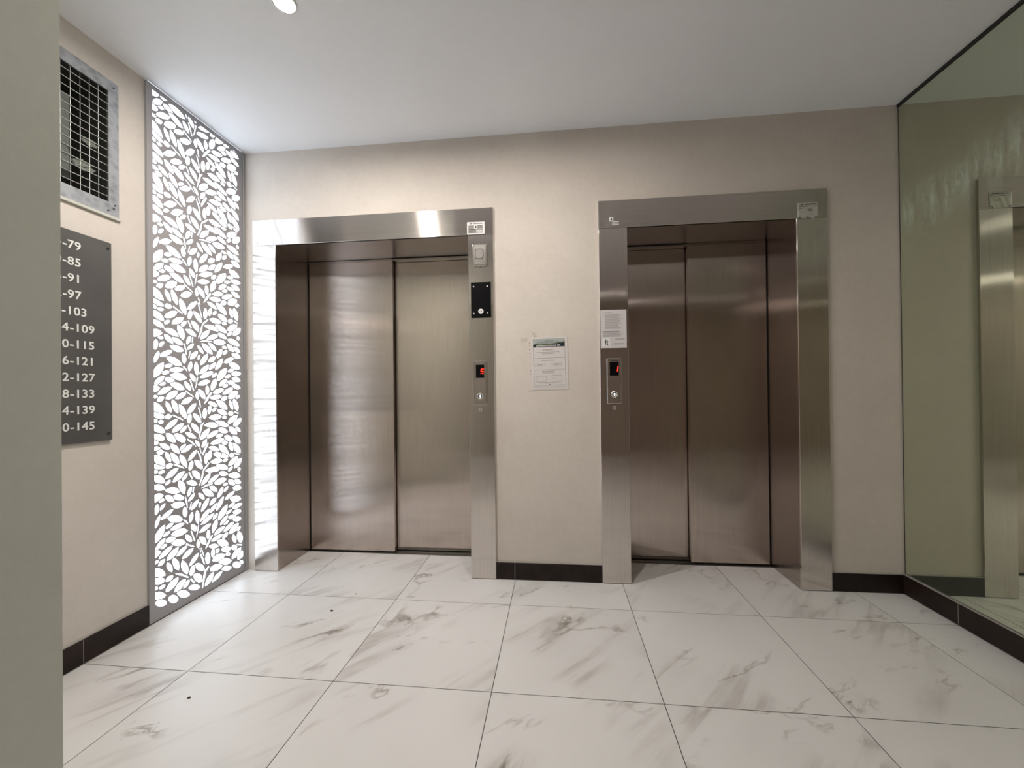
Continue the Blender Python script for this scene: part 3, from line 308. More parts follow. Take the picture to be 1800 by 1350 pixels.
    "-307 1422 -298 1416 -289 1412 -278 1409 -266 1408 -254 1410 -253 1412 -258 1422 -266 1430 -275 1436 -284 1440 -295 1442 -306 1443 -307 1443;-307 1522 -300 1518 -289 1514 -278 1512 -265 1512 -255 1514 -256 1519 -256 1520 -258 1524 -258 1524 -268 1531 -278 1536 -288 1540 -300 1542 -307 1542;-253 1462 -242 1460 -230 1462 -218 1465 -208 1470 -198 1478 -190 1488 -182 1501 -182 1501 -184 1502 -196 1504 -208 1502 -220 1498 -230 1492 -239 1484 -248 1476 -254 1464;-216 1436 -203 1435 -200 1436 -179 1442 -171 1446 -162 1454 -154 1464 -148 1478 -162 1479 -174 1477 -185 1472 -194 1467 -204 1459 -211 1450;-254 1431 -252 1428 -246 1428 -240 1430 -233 1434 -228 1439 -225 1444 -225 1448 -228 1452 -234 1452 -240 1450 -247 1446 -251 1442 -255 1435;-307 1360 -302 1359 -297 1360 -289 1364 -270 1374 -262 1382 -272 1392 -282 1396 -292 1398 -301 1397 -307 1394;"
    "-256 1404 -248 1396 -238 1389 -227 1384 -216 1380 -203 1377 -190 1375 -176 1377 -185 1394 -191 1400 -202 1407 -213 1411 -226 1412 -240 1410 -254 1406;-184 1435 -186 1424 -186 1412 -182 1400 -180 1394 -174 1383 -172 1378 -163 1369 -150 1362 -145 1378 -144 1392 -146 1404 -151 1416 -158 1425 -160 1426 -176 1436 -178 1437;-160 1432 -158 1432 -150 1434 -144 1438 -140 1442 -136 1448 -132 1454 -132 1462 -132 1463 -140 1462 -148 1460 -154 1456 -158 1451 -162 1446 -166 1440 -166 1435;-128 1524 -115 1526 -104 1532 -94 1539 -86 1548 -79 1556 -74 1567 -72 1572 -72 1580 -85 1576 -96 1571 -106 1564 -114 1556 -121 1546 -126 1536 -128 1528;-171 1574 -175 1558 -174 1544 -172 1531 -167 1520 -160 1510 -150 1500 -136 1494 -132 1510 -132 1524 -136 1537 -140 1548 -148 1559 -157 1568;"
    "-106 1525 -112 1522 -113 1522 -120 1516 -124 1506 -127 1494 -127 1484 -124 1478 -120 1475 -113 1478 -106 1484 -102 1494 -98 1506 -98 1516 -102 1522;-93 1524 -92 1512 -87 1502 -82 1494 -74 1486 -66 1478 -56 1472 -44 1470 -42 1471 -42 1472 -42 1483 -53 1508 -58 1512 -67 1518 -78 1523;-107 1470 -106 1458 -102 1450 -96 1441 -90 1434 -82 1426 -72 1421 -60 1418 -59 1421 -58 1432 -60 1443 -64 1452 -72 1460 -80 1466 -92 1470;-140 1421 -138 1414 -130 1407 -122 1401 -112 1396 -101 1393 -89 1390 -75 1392 -80 1404 -88 1412 -96 1418 -106 1423 -114 1425;-112 1390 -118 1388 -125 1382 -131 1374 -135 1363 -136 1353 -136 1346 -132 1342 -126 1344 -119 1350 -113 1358 -108 1369 -107 1379 -108 1386;-131 1315 -122 1316 -114 1320 -106 1324 -100 1329 -96 1336 -92 1342 -90 1352 -100 1350 -108 1347 -114 1342 -120 1337 -126 1331 -130 1324 -131 1316;"
    "-206 1351 -204 1349 -196 1343 -187 1338 -176 1336 -166 1334 -154 1336 -154 1340 -154 1341 -155 1344 -156 1348 -164 1356 -172 1362 -180 1366 -190 1369 -202 1370 -214 1368;-256 1378 -254 1367 -250 1358 -244 1352 -238 1346 -229 1342 -220 1339 -207 1339 -208 1348 -216 1362 -219 1366 -226 1372 -234 1376 -244 1378;-288 1360 -286 1356 -282 1354 -277 1352 -272 1352 -268 1352 -262 1354 -256 1358 -260 1364 -264 1367 -268 1368 -270 1368;-226 1326 -219 1314 -210 1307 -200 1302 -189 1298 -177 1298 -164 1300 -148 1306 -156 1318 -166 1324 -177 1328 -188 1331 -200 1332 -212 1331;-294 1348 -300 1345 -305 1338 -307 1332 -307 1304 -306 1301 -300 1298 -295 1300 -290 1308 -286 1318 -284 1328 -286 1338 -289 1345;-282 1314 -274 1314 -268 1316 -264 1320 -260 1324 -256 1329 -254 1335 -254 1342 -262 1342 -268 1340 -273 1336 -277 1332 -280 1327 -280 1325 -282 1316;"
    "-278 1268 -268 1266 -258 1268 -246 1270 -236 1276 -227 1282 -218 1290 -211 1301 -212 1302 -212 1302 -224 1303 -236 1302 -246 1298 -256 1294 -266 1287 -274 1279 -274 1279 -274 1278 -275 1276;-281 1294 -290 1288 -297 1280 -302 1271 -305 1262 -307 1254 -307 1242 -305 1234 -296 1240 -290 1248 -288 1250 -278 1278 -278 1278 -278 1284;-152 1296 -159 1287 -162 1278 -163 1270 -162 1262 -160 1254 -155 1246 -146 1240 -139 1249 -136 1258 -135 1266 -135 1268 -141 1286 -143 1290;-115 1266 -102 1268 -92 1272 -84 1278 -78 1285 -72 1293 -68 1302 -68 1314 -81 1312 -90 1306 -99 1301 -106 1294 -109 1288 -112 1280 -114 1271;-59 1296 -62 1294 -66 1290 -68 1284 -70 1278 -70 1272 -68 1268 -64 1266 -61 1268 -58 1272 -55 1278 -54 1284 -54 1290 -56 1294;-244 1266 -238 1254 -228 1244 -224 1241 -201 1230 -192 1228 -178 1228 -160 1231 -160 1231 -167 1246 -177 1256 -188 1263 -200 1268 -214 1271 -228 1272 -237 1270;"
    "-257 1239 -274 1234 -286 1226 -296 1216 -304 1206 -307 1199 -307 1164 -295 1168 -283 1176 -274 1184 -264 1197 -260 1206 -256 1224;-252 1218 -248 1215 -240 1214 -234 1214 -227 1216 -221 1220 -215 1224 -211 1230 -225 1236 -225 1236 -232 1236 -238 1234 -244 1230 -250 1226 -252 1224;-230 1202 -220 1198 -208 1195 -201 1194 -182 1196 -174 1198 -162 1202 -150 1211 -151 1212 -162 1217 -174 1220 -186 1220 -198 1219 -209 1216 -220 1212 -231 1204;-268 1184 -262 1181 -256 1180 -250 1180 -244 1182 -238 1184 -232 1188 -227 1195 -228 1196 -234 1199 -241 1200 -247 1200 -253 1198 -259 1196 -261 1194;-226 1180 -218 1171 -214 1168 -203 1162 -203 1161 -190 1157 -177 1155 -163 1156 -148 1158 -132 1167 -144 1179 -157 1186 -170 1190 -182 1192 -198 1190 -201 1190 -211 1188;-291 1130 -288 1132 -282 1136 -262 1150 -260 1154 -254 1171 -253 1172 -266 1172 -276 1169 -285 1164 -292 1158 -298 1151 -304 1142 -306 1132;"
    "-254 1156 -251 1151 -244 1146 -236 1143 -228 1142 -226 1142 -208 1147 -207 1148 -206 1148 -200 1151 -206 1158 -208 1160 -218 1166 -218 1166 -222 1168 -231 1169 -240 1168 -248 1166 -251 1164;-282 1130 -276 1126 -270 1126 -264 1126 -260 1126 -254 1129 -250 1133 -246 1140 -252 1143 -258 1144 -262 1144 -264 1143;-226 1137 -219 1126 -216 1123 -186 1106 -175 1104 -161 1104 -145 1109 -153 1122 -163 1131 -174 1138 -186 1142 -198 1144 -205 1144 -207 1143;-307 1095 -300 1096 -292 1098 -284 1104 -276 1114 -284 1122 -292 1126 -307 1126;-288 1082 -276 1082 -264 1084 -252 1088 -242 1093 -232 1100 -222 1108 -217 1118 -218 1119 -220 1120 -220 1121 -230 1122 -244 1120 -255 1117 -266 1112 -275 1104 -284 1096 -290 1084 -288 1082;-250 1060 -235 1058 -228 1058 -212 1064 -203 1068 -194 1076 -188 1086 -184 1100 -199 1102 -212 1100 -222 1096 -232 1090 -240 1083 -246 1074;"
    "-199 1060 -186 1058 -176 1060 -166 1062 -157 1067 -149 1073 -142 1080 -138 1088 -144 1092 -150 1093 -160 1092 -170 1088 -179 1084 -187 1078 -194 1070;-307 1066 -303 1064 -299 1065 -294 1066 -290 1068 -286 1074 -291 1078 -296 1080 -300 1080 -304 1080 -307 1080;-293 1052 -284 1048 -278 1048 -272 1049 -266 1052 -262 1056 -258 1062 -256 1070 -264 1074 -272 1074 -278 1072 -283 1070 -288 1066 -291 1060;-307 1006 -306 1004 -286 998 -284 997 -264 990 -254 991 -259 1008 -267 1021 -277 1032 -288 1040 -301 1046 -307 1047;-248 1051 -250 1040 -250 1030 -247 1022 -243 1013 -238 1005 -230 998 -220 992 -218 1002 -219 1012 -222 1022 -226 1030 -231 1038 -238 1045;-216 1056 -219 1047 -218 1035 -216 1024 -212 1013 -206 1003 -197 994 -184 985 -181 997 -182 1011 -183 1012 -184 1023 -188 1033 -195 1044 -204 1052 -212 1058;"
    "-108 1258 -116 1250 -122 1242 -125 1235 -126 1227 -127 1219 -125 1210 -120 1202 -112 1208 -106 1216 -102 1224 -100 1232 -100 1240 -102 1249;-80 1258 -87 1246 -90 1235 -90 1224 -90 1213 -87 1202 -82 1192 -73 1182 -66 1192 -63 1229 -66 1238 -71 1249;-116 1193 -116 1182 -115 1174 -112 1168 -110 1165 -106 1160 -100 1154 -92 1150 -84 1148 -80 1165 -81 1166 -84 1174 -90 1180 -96 1186 -104 1190;-148 1150 -149 1140 -146 1130 -142 1122 -137 1116 -130 1110 -122 1104 -110 1102 -109 1112 -112 1122 -116 1130 -121 1136 -128 1142 -136 1148;-166 1034 -154 1032 -143 1032 -132 1034 -122 1038 -114 1044 -106 1053 -100 1064 -102 1065 -102 1065 -114 1068 -126 1067 -137 1064 -146 1060 -155 1054 -162 1046 -168 1035;-74 1100 -80 1094 -82 1086 -84 1080 -84 1073 -82 1066 -78 1060 -72 1053 -65 1060 -62 1067 -61 1074 -61 1076 -70 1097 -71 1098 -72 1100;"
    "-18 1554 -24 1550 -28 1540 -32 1528 -32 1514 -30 1503 -26 1496 -20 1494 -14 1497 -10 1506 -6 1518 -6 1532 -8 1544 -12 1552;15 1562 10 1560 5 1553 1 1544 -1 1534 0 1524 2 1518 6 1516 12 1518 17 1526 21 1535 23 1545 22 1554 20 1560;54 1552 50 1552 44 1551 38 1548 32 1542 29 1536 28 1531 30 1528 34 1526 40 1528 47 1532 52 1537 56 1543 56 1548;63 1536 66 1524 73 1516 81 1510 90 1506 101 1504 120 1504 130 1506 130 1508 128 1518 120 1526 112 1533 102 1537 91 1540 78 1540;5 1500 14 1490 25 1486 36 1482 49 1482 62 1482 76 1485 87 1490 88 1496 82 1502 70 1506 59 1510 46 1510 34 1510 20 1506;92 1486 96 1484 102 1482 110 1482 118 1484 124 1488 126 1492 126 1496 121 1499 118 1500 102 1500 98 1498 93 1495 92 1494;148 1591 144 1580 144 1570 144 1561 147 1553 152 1545 158 1538 168 1532 172 1543 172 1544 172 1546 166 1577 165 1579 158 1586;"
    "177 1597 170 1582 170 1580 176 1546 177 1544 181 1537 190 1528 205 1522 212 1536 213 1550 212 1562 208 1572 200 1582 192 1591;134 1510 136 1504 142 1500 148 1498 157 1500 164 1504 170 1510 172 1516 170 1522 164 1526 157 1527 149 1526 142 1522 136 1516;-28 1457 -16 1448 -4 1444 6 1441 54 1438 54 1438 70 1442 45 1462 35 1466 20 1468 6 1467 -10 1464;42 1474 46 1467 74 1445 84 1442 98 1438 113 1436 126 1438 128 1439 124 1450 124 1452 114 1460 102 1467 90 1472 76 1476 60 1476;128 1454 144 1452 158 1454 170 1458 193 1478 200 1484 200 1484 205 1498 188 1500 173 1498 160 1493 150 1486 140 1478 132 1468 128 1455 128 1455;170 1432 188 1433 201 1438 212 1444 220 1451 226 1460 230 1471 230 1484 212 1483 200 1479 198 1478 189 1469 174 1456 174 1456 170 1445;-52 1380 -37 1383 -26 1389 -15 1396 -6 1404 1 1414 6 1425 8 1436 2 1437 -7 1434 -19 1428 -29 1422 -38 1414 -44 1404 -50 1393;"
    "-12 1384 -5 1383 8 1383 14 1384 26 1387 37 1392 48 1398 58 1406 64 1414 63 1414 62 1419 52 1420 39 1418 27 1415 16 1410 6 1404 -4 1396;67 1417 72 1412 80 1408 90 1404 100 1402 112 1402 124 1404 126 1406 126 1406 122 1414 114 1422 105 1426 96 1430 84 1432 73 1432 64 1430;128 1424 134 1422 140 1422 148 1426 156 1430 160 1436 163 1442 162 1446 156 1448 150 1448 142 1444 134 1439 129 1433 127 1428;128 1400 136 1391 147 1384 159 1378 172 1374 187 1372 203 1370 222 1374 214 1388 204 1397 192 1404 178 1408 162 1409 146 1408 129 1403 128 1402;204 1432 200 1426 198 1422 198 1418 200 1414 203 1411 208 1408 216 1407 220 1413 222 1418 222 1422 220 1426 216 1429 212 1432;28 1376 39 1368 51 1363 64 1361 76 1362 90 1364 103 1370 118 1380 106 1390 93 1394 80 1395 68 1394 54 1392 41 1386;"
    "89 1355 92 1350 97 1346 102 1344 108 1344 113 1344 120 1346 126 1350 123 1356 118 1359 114 1361 108 1362 102 1361 96 1359;128 1373 128 1362 132 1353 138 1346 145 1340 154 1336 165 1334 179 1334 179 1338 168 1361 162 1366 153 1370 142 1373;182 1341 184 1340 192 1336 200 1332 211 1331 224 1333 223 1343 218 1350 212 1356 204 1360 195 1364 185 1364 172 1363;160 1322 164 1310 172 1304 178 1300 188 1296 190 1296 200 1294 212 1296 228 1301 223 1312 216 1320 208 1325 198 1328 186 1328 174 1327;-44 1358 -41 1346 -34 1334 -26 1325 -16 1317 -4 1311 2 1309 23 1304 27 1304 24 1319 16 1330 8 1340 -2 1348 -14 1354 -28 1358 -42 1359;-2 1366 2 1356 7 1348 14 1341 22 1335 30 1330 40 1326 52 1324 51 1336 46 1346 40 1352 32 1358 23 1363 12 1366;-70 1346 -70 1336 -66 1328 -62 1322 -57 1315 -50 1310 -42 1305 -32 1302 -32 1312 -36 1320 -40 1328 -46 1334 -52 1339 -60 1344;"
    "90 1344 77 1338 68 1331 61 1323 56 1314 53 1306 52 1296 55 1284 68 1290 78 1297 84 1305 90 1314 92 1323 94 1333;96 1310 106 1310 112 1312 118 1316 122 1320 126 1324 128 1330 128 1338 118 1338 112 1335 106 1332 101 1328 98 1323 96 1317 96 1317;-6 1306 -18 1300 -29 1292 -38 1284 -45 1274 -50 1264 -54 1252 -53 1239 -38 1244 -28 1252 -19 1261 -12 1270 -6 1281 -3 1292 -4 1304;45 1293 33 1294 24 1292 16 1288 9 1284 4 1278 -1 1270 -2 1260 10 1259 18 1261 27 1264 34 1269 39 1275 44 1282;96 1289 80 1282 68 1274 59 1264 54 1257 44 1232 42 1230 43 1217 58 1224 70 1232 80 1241 87 1252 92 1262 96 1275;100 1264 114 1262 127 1264 139 1266 150 1271 160 1278 170 1286 176 1294 173 1296 172 1298 172 1298 162 1298 150 1297 138 1294 126 1289 116 1282 108 1274;140 1262 146 1248 155 1240 161 1236 184 1230 190 1230 206 1230 224 1236 217 1250 208 1258 196 1264 184 1268 171 1269 156 1268 142 1262;"
    "-60 1190 -45 1192 -44 1192 -18 1206 -13 1211 -5 1220 -2 1224 0 1230 0 1231 3 1244 -12 1242 -24 1236 -34 1230 -44 1222 -51 1213 -57 1203;1 1220 12 1220 22 1224 30 1228 38 1234 40 1237 50 1258 50 1260 38 1259 28 1256 20 1250 12 1245 6 1238 6 1237 4 1230;-58 1172 -42 1170 -28 1172 -14 1175 -2 1180 10 1187 22 1196 22 1196 32 1208 15 1210 0 1208 -13 1204 -14 1204 -42 1188 -48 1184;19 1176 28 1175 36 1177 42 1180 46 1184 51 1188 54 1194 54 1202 45 1202 38 1200 32 1198 26 1194 22 1190 20 1184;57 1158 74 1162 88 1170 101 1180 111 1190 118 1203 123 1218 122 1234 102 1230 86 1221 74 1212 65 1200 58 1188 54 1174 54 1168 54 1166;128 1213 138 1210 146 1210 154 1210 160 1213 164 1215 168 1216 174 1222 177 1228 160 1232 160 1232 152 1232 146 1229 139 1226 133 1220;153 1202 164 1194 176 1191 187 1190 198 1190 210 1193 222 1198 234 1206 222 1214 210 1217 198 1218 186 1218 175 1215 168 1212 162 1208;"
    "108 1179 116 1176 124 1176 131 1176 138 1178 144 1182 150 1186 154 1193 146 1196 138 1196 131 1195 124 1193 118 1190 113 1186 112 1185;68 1128 82 1128 88 1130 115 1146 124 1160 126 1170 112 1170 100 1166 91 1162 82 1156 76 1148 70 1140;159 1176 165 1166 180 1158 184 1156 192 1154 202 1154 214 1156 226 1162 220 1173 212 1179 202 1183 192 1184 182 1184 172 1182;126 1152 130 1147 138 1142 147 1140 156 1138 184 1146 184 1146 186 1146 187 1146 182 1152 164 1161 162 1162 153 1163 144 1162 134 1160 128 1158;93 1124 101 1120 108 1120 114 1121 120 1123 125 1126 130 1130 132 1138 124 1141 117 1142 116 1142 95 1129;158 1134 163 1126 168 1122 192 1112 200 1111 212 1112 226 1116 220 1127 211 1134 202 1138 192 1141 186 1142 186 1142;-69 1134 -56 1130 -44 1130 -32 1131 -20 1134 -9 1139 2 1146 10 1156 -4 1161 -16 1161 -29 1160 -40 1156 -51 1152 -60 1144 -69 1135 -69 1134;"
    "47 1172 33 1164 24 1156 18 1146 14 1136 12 1125 12 1114 17 1100 30 1108 40 1117 46 1126 51 1136 53 1148 52 1156 50 1165;-10 1130 -16 1127 -20 1120 -22 1110 -22 1099 -19 1089 -14 1082 -9 1080 -5 1082 -2 1086 0 1090 2 1100 2 1110 0 1120 -5 1128;26 1089 39 1085 52 1085 63 1086 74 1090 85 1094 95 1102 104 1112 89 1116 76 1116 64 1114 53 1110 42 1106 33 1099 25 1089;6 1060 18 1055 31 1053 43 1052 55 1054 67 1057 78 1062 84 1066 88 1071 76 1076 63 1079 50 1079 38 1078 27 1074 16 1070 8 1064;90 1082 106 1080 119 1082 132 1086 142 1090 156 1098 164 1106 169 1116 164 1118 164 1119 164 1119 154 1120 140 1118 128 1114 116 1108 106 1102 96 1093;132 1056 150 1054 162 1055 180 1061 180 1062 200 1080 202 1084 204 1098 186 1102 171 1100 158 1096 157 1094 146 1088 140 1082 134 1072;"
    "-68 1112 -68 1102 -68 1101 -66 1098 -56 1076 -54 1073 -46 1066 -36 1059 -25 1055 -22 1060 -21 1068 -24 1078 -28 1088 -34 1096 -43 1103 -54 1108;94 1044 101 1044 108 1046 115 1049 120 1054 124 1060 126 1069 114 1072 106 1072 98 1070 92 1068 88 1063 84 1057 82 1049;188 1057 192 1054 199 1054 206 1056 214 1059 218 1064 220 1069 219 1073 214 1076 208 1076 201 1075 186 1061;48 1048 52 1034 59 1023 68 1014 80 1005 92 998 108 993 126 992 124 1008 116 1020 107 1031 96 1039 88 1042 79 1046 66 1048 54 1048;-8 1040 -2 1031 6 1025 16 1018 24 1016 34 1012 40 1012 48 1012 58 1012 52 1023 44 1030 36 1036 26 1040 16 1042 4 1042;-208 1521 -171 1501 -171 1500 -152 1493 -156 1498 -161 1503 -166 1507 -208 1528;-128 1466 -110 1430 -103 1432 -102 1432 -121 1470;-101 1386 -105 1356 -98 1356 -94 1386;-150 1343 -148 1335 -138 1290 -132 1282 -134 1306 -134 1308 -142 1340 -144 1346 -150 1344;"
    "-115 1310 -124 1272 -119 1272 -116 1282 -114 1289 -109 1309;-4 1497 -38 1468 -50 1435 -52 1424 -56 1414 -68 1380 -59 1389 -41 1422 -36 1458 -5 1486 0 1494;-32 1368 -22 1371 4 1372 20 1375 21 1378 -22 1378 -47 1370 -57 1366;-158 1226 -143 1212 -142 1210 -128 1198 -136 1216 -152 1230;-118 1159 -97 1100 -90 1102 -110 1158 -113 1160;-73 1176 -75 1169 -80 1141 -85 1112 -85 1108 -76 1130 -76 1132 -66 1174;-146 1100 -142 1096 -90 1064 -90 1064 -102 1079 -123 1090 -141 1105 -142 1104;-66 1050 -56 1012 -50 1014 -58 1052;-68 1572 -54 1532 -48 1509 -48 1506 -43 1496 -39 1498 -42 1514 -60 1568 -63 1575;12 1095 -14 1064 -22 1050 -32 1027 -18 1038 -4 1055 -2 1058 20 1088 18 1092;176 1516 208 1504 212 1510 178 1522;-178 1034 -180 1023 -178 1012 -177 1000 -176 994 -170 983 -162 972 -152 962 -139 954 -136 966 -136 966 -134 969 -136 982 -140 994 -146 1006 -153 1017 -163 1026 -176 1034;"
    "-131 981 -125 982 -115 985 -108 988 -99 995 -92 1003 -86 1012 -81 1023 -80 1036 -94 1033 -106 1028 -114 1020 -122 1013 -128 1004 -132 994 -132 986 -132 985;-307 977 -300 972 -286 966 -273 964 -271 964 -261 964 -257 968 -256 976 -256 976 -264 985 -266 986 -287 994 -306 1000 -307 1000;-252 968 -248 964 -241 962 -236 960 -230 961 -226 964 -221 968 -219 972 -218 976 -224 982 -230 985 -236 986 -242 985 -246 982 -250 978 -252 974;-307 950 -304 948 -298 948 -294 950 -291 952 -290 955 -289 956 -289 956 -289 957 -290 962 -294 964 -296 966 -300 967 -305 967 -307 966;-288 949 -284 945 -279 942 -274 941 -270 941 -266 942 -262 946 -258 951 -263 956 -268 958 -270 960 -274 960 -276 960 -280 958 -284 956 -285 955 -286 954;-307 910 -300 906 -289 900 -277 897 -264 895 -254 896 -252 897 -252 897 -252 897 -257 913 -266 922 -277 930 -288 936 -301 938 -307 938;"
    "-307 871 -300 867 -292 863 -283 860 -270 858 -259 860 -254 866 -256 874 -264 882 -276 889 -290 894 -303 895 -307 894;-307 842 -306 842 -301 841 -295 842 -290 844 -284 850 -290 857 -292 858 -302 863 -307 864 -307 864;-307 814 -305 814 -298 814 -294 814 -282 820 -276 824 -277 826 -284 830 -293 834 -301 834 -307 834;-298 804 -292 798 -280 792 -279 792 -273 792 -268 794 -262 797 -258 804 -264 810 -270 814 -276 816 -280 816 -293 810;-307 769 -307 768 -302 757 -298 754 -287 748 -257 733 -254 738 -254 739 -254 745 -256 758 -262 770 -270 779 -280 788 -284 790 -294 794 -307 796;-252 912 -240 912 -228 915 -218 920 -208 926 -198 934 -191 944 -186 956 -188 958 -201 957 -214 953 -224 948 -234 942 -242 934 -250 924 -254 916;-219 894 -205 892 -194 895 -182 899 -173 904 -172 905 -159 918 -157 921 -152 934 -167 934 -179 932 -190 927 -199 922 -208 914 -214 906;"
    "-172 888 -163 888 -156 890 -149 894 -144 898 -140 904 -136 911 -136 917 -136 918 -136 920 -146 920 -153 917 -156 915 -169 902 -172 896;-249 892 -248 879 -245 869 -240 860 -232 853 -224 848 -212 844 -198 842 -198 856 -199 858 -206 874 -208 876 -216 882 -224 888 -235 892;-206 886 -204 876 -200 870 -196 860 -188 852 -178 844 -166 838 -154 835 -148 835 -141 849 -141 850 -148 862 -156 870 -166 878 -178 883 -190 886;-282 845 -277 834 -271 826 -264 820 -256 815 -246 812 -237 810 -226 812 -226 814 -227 816 -230 823 -236 830 -244 837 -252 842 -261 845 -270 846;-225 838 -225 825 -222 814 -216 806 -210 798 -201 791 -190 786 -178 782 -176 786 -176 792 -179 801 -180 806 -186 815 -192 823 -202 830 -212 835;-174 799 -167 798 -166 799 -142 818 -142 818 -141 826 -150 826 -157 824 -163 822 -168 818 -172 813 -175 808 -175 805;"
    "-170 786 -156 784 -144 785 -134 788 -124 792 -115 799 -108 807 -104 816 -106 818 -108 820 -116 820 -128 819 -136 816 -166 794;-252 803 -254 792 -254 784 -251 775 -247 766 -241 759 -234 752 -224 746 -224 746 -221 756 -221 756 -224 764 -230 783 -235 790 -242 797 -252 803;-225 794 -226 784 -222 771 -218 758 -212 750 -204 742 -200 738 -179 728 -178 742 -181 753 -186 764 -192 773 -201 782 -211 789;-178 765 -176 754 -173 743 -168 732 -160 722 -150 712 -137 703 -134 716 -136 729 -140 740 -145 752 -152 762 -162 771 -174 779;-130 736 -117 738 -107 744 -98 750 -90 757 -84 766 -82 770 -79 778 -78 784 -77 788 -90 784 -100 779 -110 773 -117 766 -123 757 -128 748;-124 978 -127 974 -132 964 -134 953 -132 942 -130 935 -124 932 -118 932 -113 938 -108 948 -106 960 -108 970 -110 978 -114 980;"
    "-100 982 -98 970 -94 960 -88 952 -81 943 -72 936 -62 929 -52 926 -49 928 -49 938 -50 940 -59 960 -65 966 -74 974 -85 980;-111 932 -110 920 -106 910 -100 901 -94 893 -86 885 -76 878 -66 874 -64 890 -65 898 -70 908 -76 916 -86 922 -96 928;-146 886 -140 876 -132 868 -124 860 -114 856 -104 852 -92 849 -79 850 -86 860 -94 868 -102 876 -112 880 -122 884 -133 887;-88 840 -88 832 -86 825 -83 819 -79 814 -74 808 -67 804 -60 802 -58 802 -57 808 -59 816 -62 822 -66 828 -72 832 -78 837;142 1048 138 1038 138 1028 140 1020 143 1012 148 1004 154 996 165 988 169 998 169 1006 162 1029 160 1034 152 1041;170 1052 166 1044 166 1032 174 1008 179 998 188 988 204 980 209 993 210 1005 208 1017 203 1028 196 1038 186 1048 176 1054;-24 1008 -31 1006 -36 998 -40 987 -42 974 -40 962 -36 953 -30 949 -24 952 -18 959 -14 970 -14 984 -15 996 -19 1005;"
    "6 1020 2 1018 -3 1013 -7 1004 -10 994 -9 985 -9 984 -6 976 -2 973 4 974 9 980 14 989 16 1000 16 1010 13 1016;47 1007 47 1007 38 1008 36 1008 30 1004 26 999 22 994 22 988 24 985 28 984 34 984 40 988 46 992 48 998 50 1004;54 994 60 982 68 974 78 968 88 964 99 962 112 962 126 964 120 976 111 984 102 990 92 994 80 996 68 997;-2 953 11 944 24 940 37 938 50 939 62 941 75 946 83 952 84 952 85 956 85 956 73 964 60 968 46 969 34 969 22 966 10 962;88 948 90 945 94 942 101 940 108 940 115 942 120 945 120 949 118 953 114 956 108 957 104 958 100 958 93 956 90 953 89 952;130 968 134 962 140 958 148 956 157 956 164 960 169 965 170 970 170 972 166 977 160 981 152 983 143 982 136 979 132 974;130 912 143 910 158 913 170 918 172 918 176 922 194 934 198 942 203 956 184 956 170 954 158 949 146 943 137 935 130 925 126 914;"
    "169 890 184 890 197 892 208 898 218 904 224 912 230 922 231 936 213 936 200 932 195 930 180 920 178 918 175 916 173 913 168 903 168 890;-32 914 -18 906 -4 902 10 898 18 898 32 897 39 896 54 898 66 902 48 916 42 921 40 922 26 926 11 927 -4 926 -18 922;38 932 44 925 48 922 53 918 74 902 74 902 88 897 104 893 116 892 135 894 138 896 128 907 124 910 96 926 86 929 72 932 56 934;65 874 72 868 82 863 92 859 104 857 116 857 130 861 122 873 113 880 104 886 92 890 82 892 70 892 62 889 64 875;134 889 136 876 140 866 147 858 156 850 166 845 180 842 197 840 196 854 195 858 181 876 176 881 164 886 152 890 139 890 136 890 136 890;184 885 185 878 198 861 204 858 212 855 224 854 223 863 220 870 216 875 210 880 204 883 196 886 190 886;-56 838 -40 840 -28 844 -18 852 -10 858 -8 860 -2 869 3 880 4 894 4 894 -12 892 -24 886 -34 880 -43 872 -50 862 -55 852;"
    "-14 842 -1 840 13 842 26 846 37 850 48 857 58 866 61 872 61 873 60 876 59 878 48 878 34 877 21 874 10 868 0 862 -6 857 -11 852 -16 844 -14 842;42 844 51 839 60 837 68 836 76 838 84 840 90 844 96 851 88 856 86 856 78 858 69 858 62 858 54 855 48 851 47 851;101 842 105 830 110 824 124 813 128 811 134 810 140 808 149 807 164 810 160 822 153 830 145 836 136 841 126 844 114 844;164 836 164 822 168 812 175 804 183 796 194 790 206 786 222 783 222 796 218 806 211 816 202 823 192 829 180 834;-46 793 -36 796 -29 800 -20 812 -16 818 -15 821 -14 830 -14 836 -16 838 -17 839 -26 836 -33 832 -39 826 -44 819 -46 812 -48 804;6 808 22 802 30 802 61 802 66 803 75 806 100 821 104 823 103 824 86 830 70 831 56 831 42 828 29 824 17 818;82 805 88 798 94 794 94 794 96 793 101 791 108 790 114 791 122 794 128 800 122 808 115 812 108 815 102 816 100 816;"
    "139 803 134 795 132 786 133 778 136 769 141 760 148 752 161 745 168 754 163 778 160 788 160 790 152 798 144 802;165 793 164 791 166 783 172 754 180 745 190 736 198 730 210 726 222 722 224 736 222 749 216 760 207 770 196 780 183 788;-5 791 4 781 4 780 22 769 22 768 33 764 44 762 56 761 67 762 63 772 61 774 52 782 42 788 31 792 20 794 8 794;64 797 64 782 68 770 70 768 76 758 79 755 131 730 132 730 132 743 126 756 119 768 110 778 98 787 83 794 67 798;6 774 4 773 -3 767 -7 760 -6 750 -5 723 -2 721 4 722 10 728 16 738 18 749 18 760 16 768;26 752 33 740 42 732 51 726 60 722 62 722 72 720 72 720 80 744 71 750 60 754 50 756 38 756;134 722 141 715 148 711 154 709 160 708 166 710 172 714 177 721 172 726 166 731 162 734 156 736 150 736 144 734 138 730 134 724 134 723;-214 977 -176 958 -152 948 -168 962 -212 982;-132 920 -116 888 -114 888 -109 890 -126 924 -132 922;"
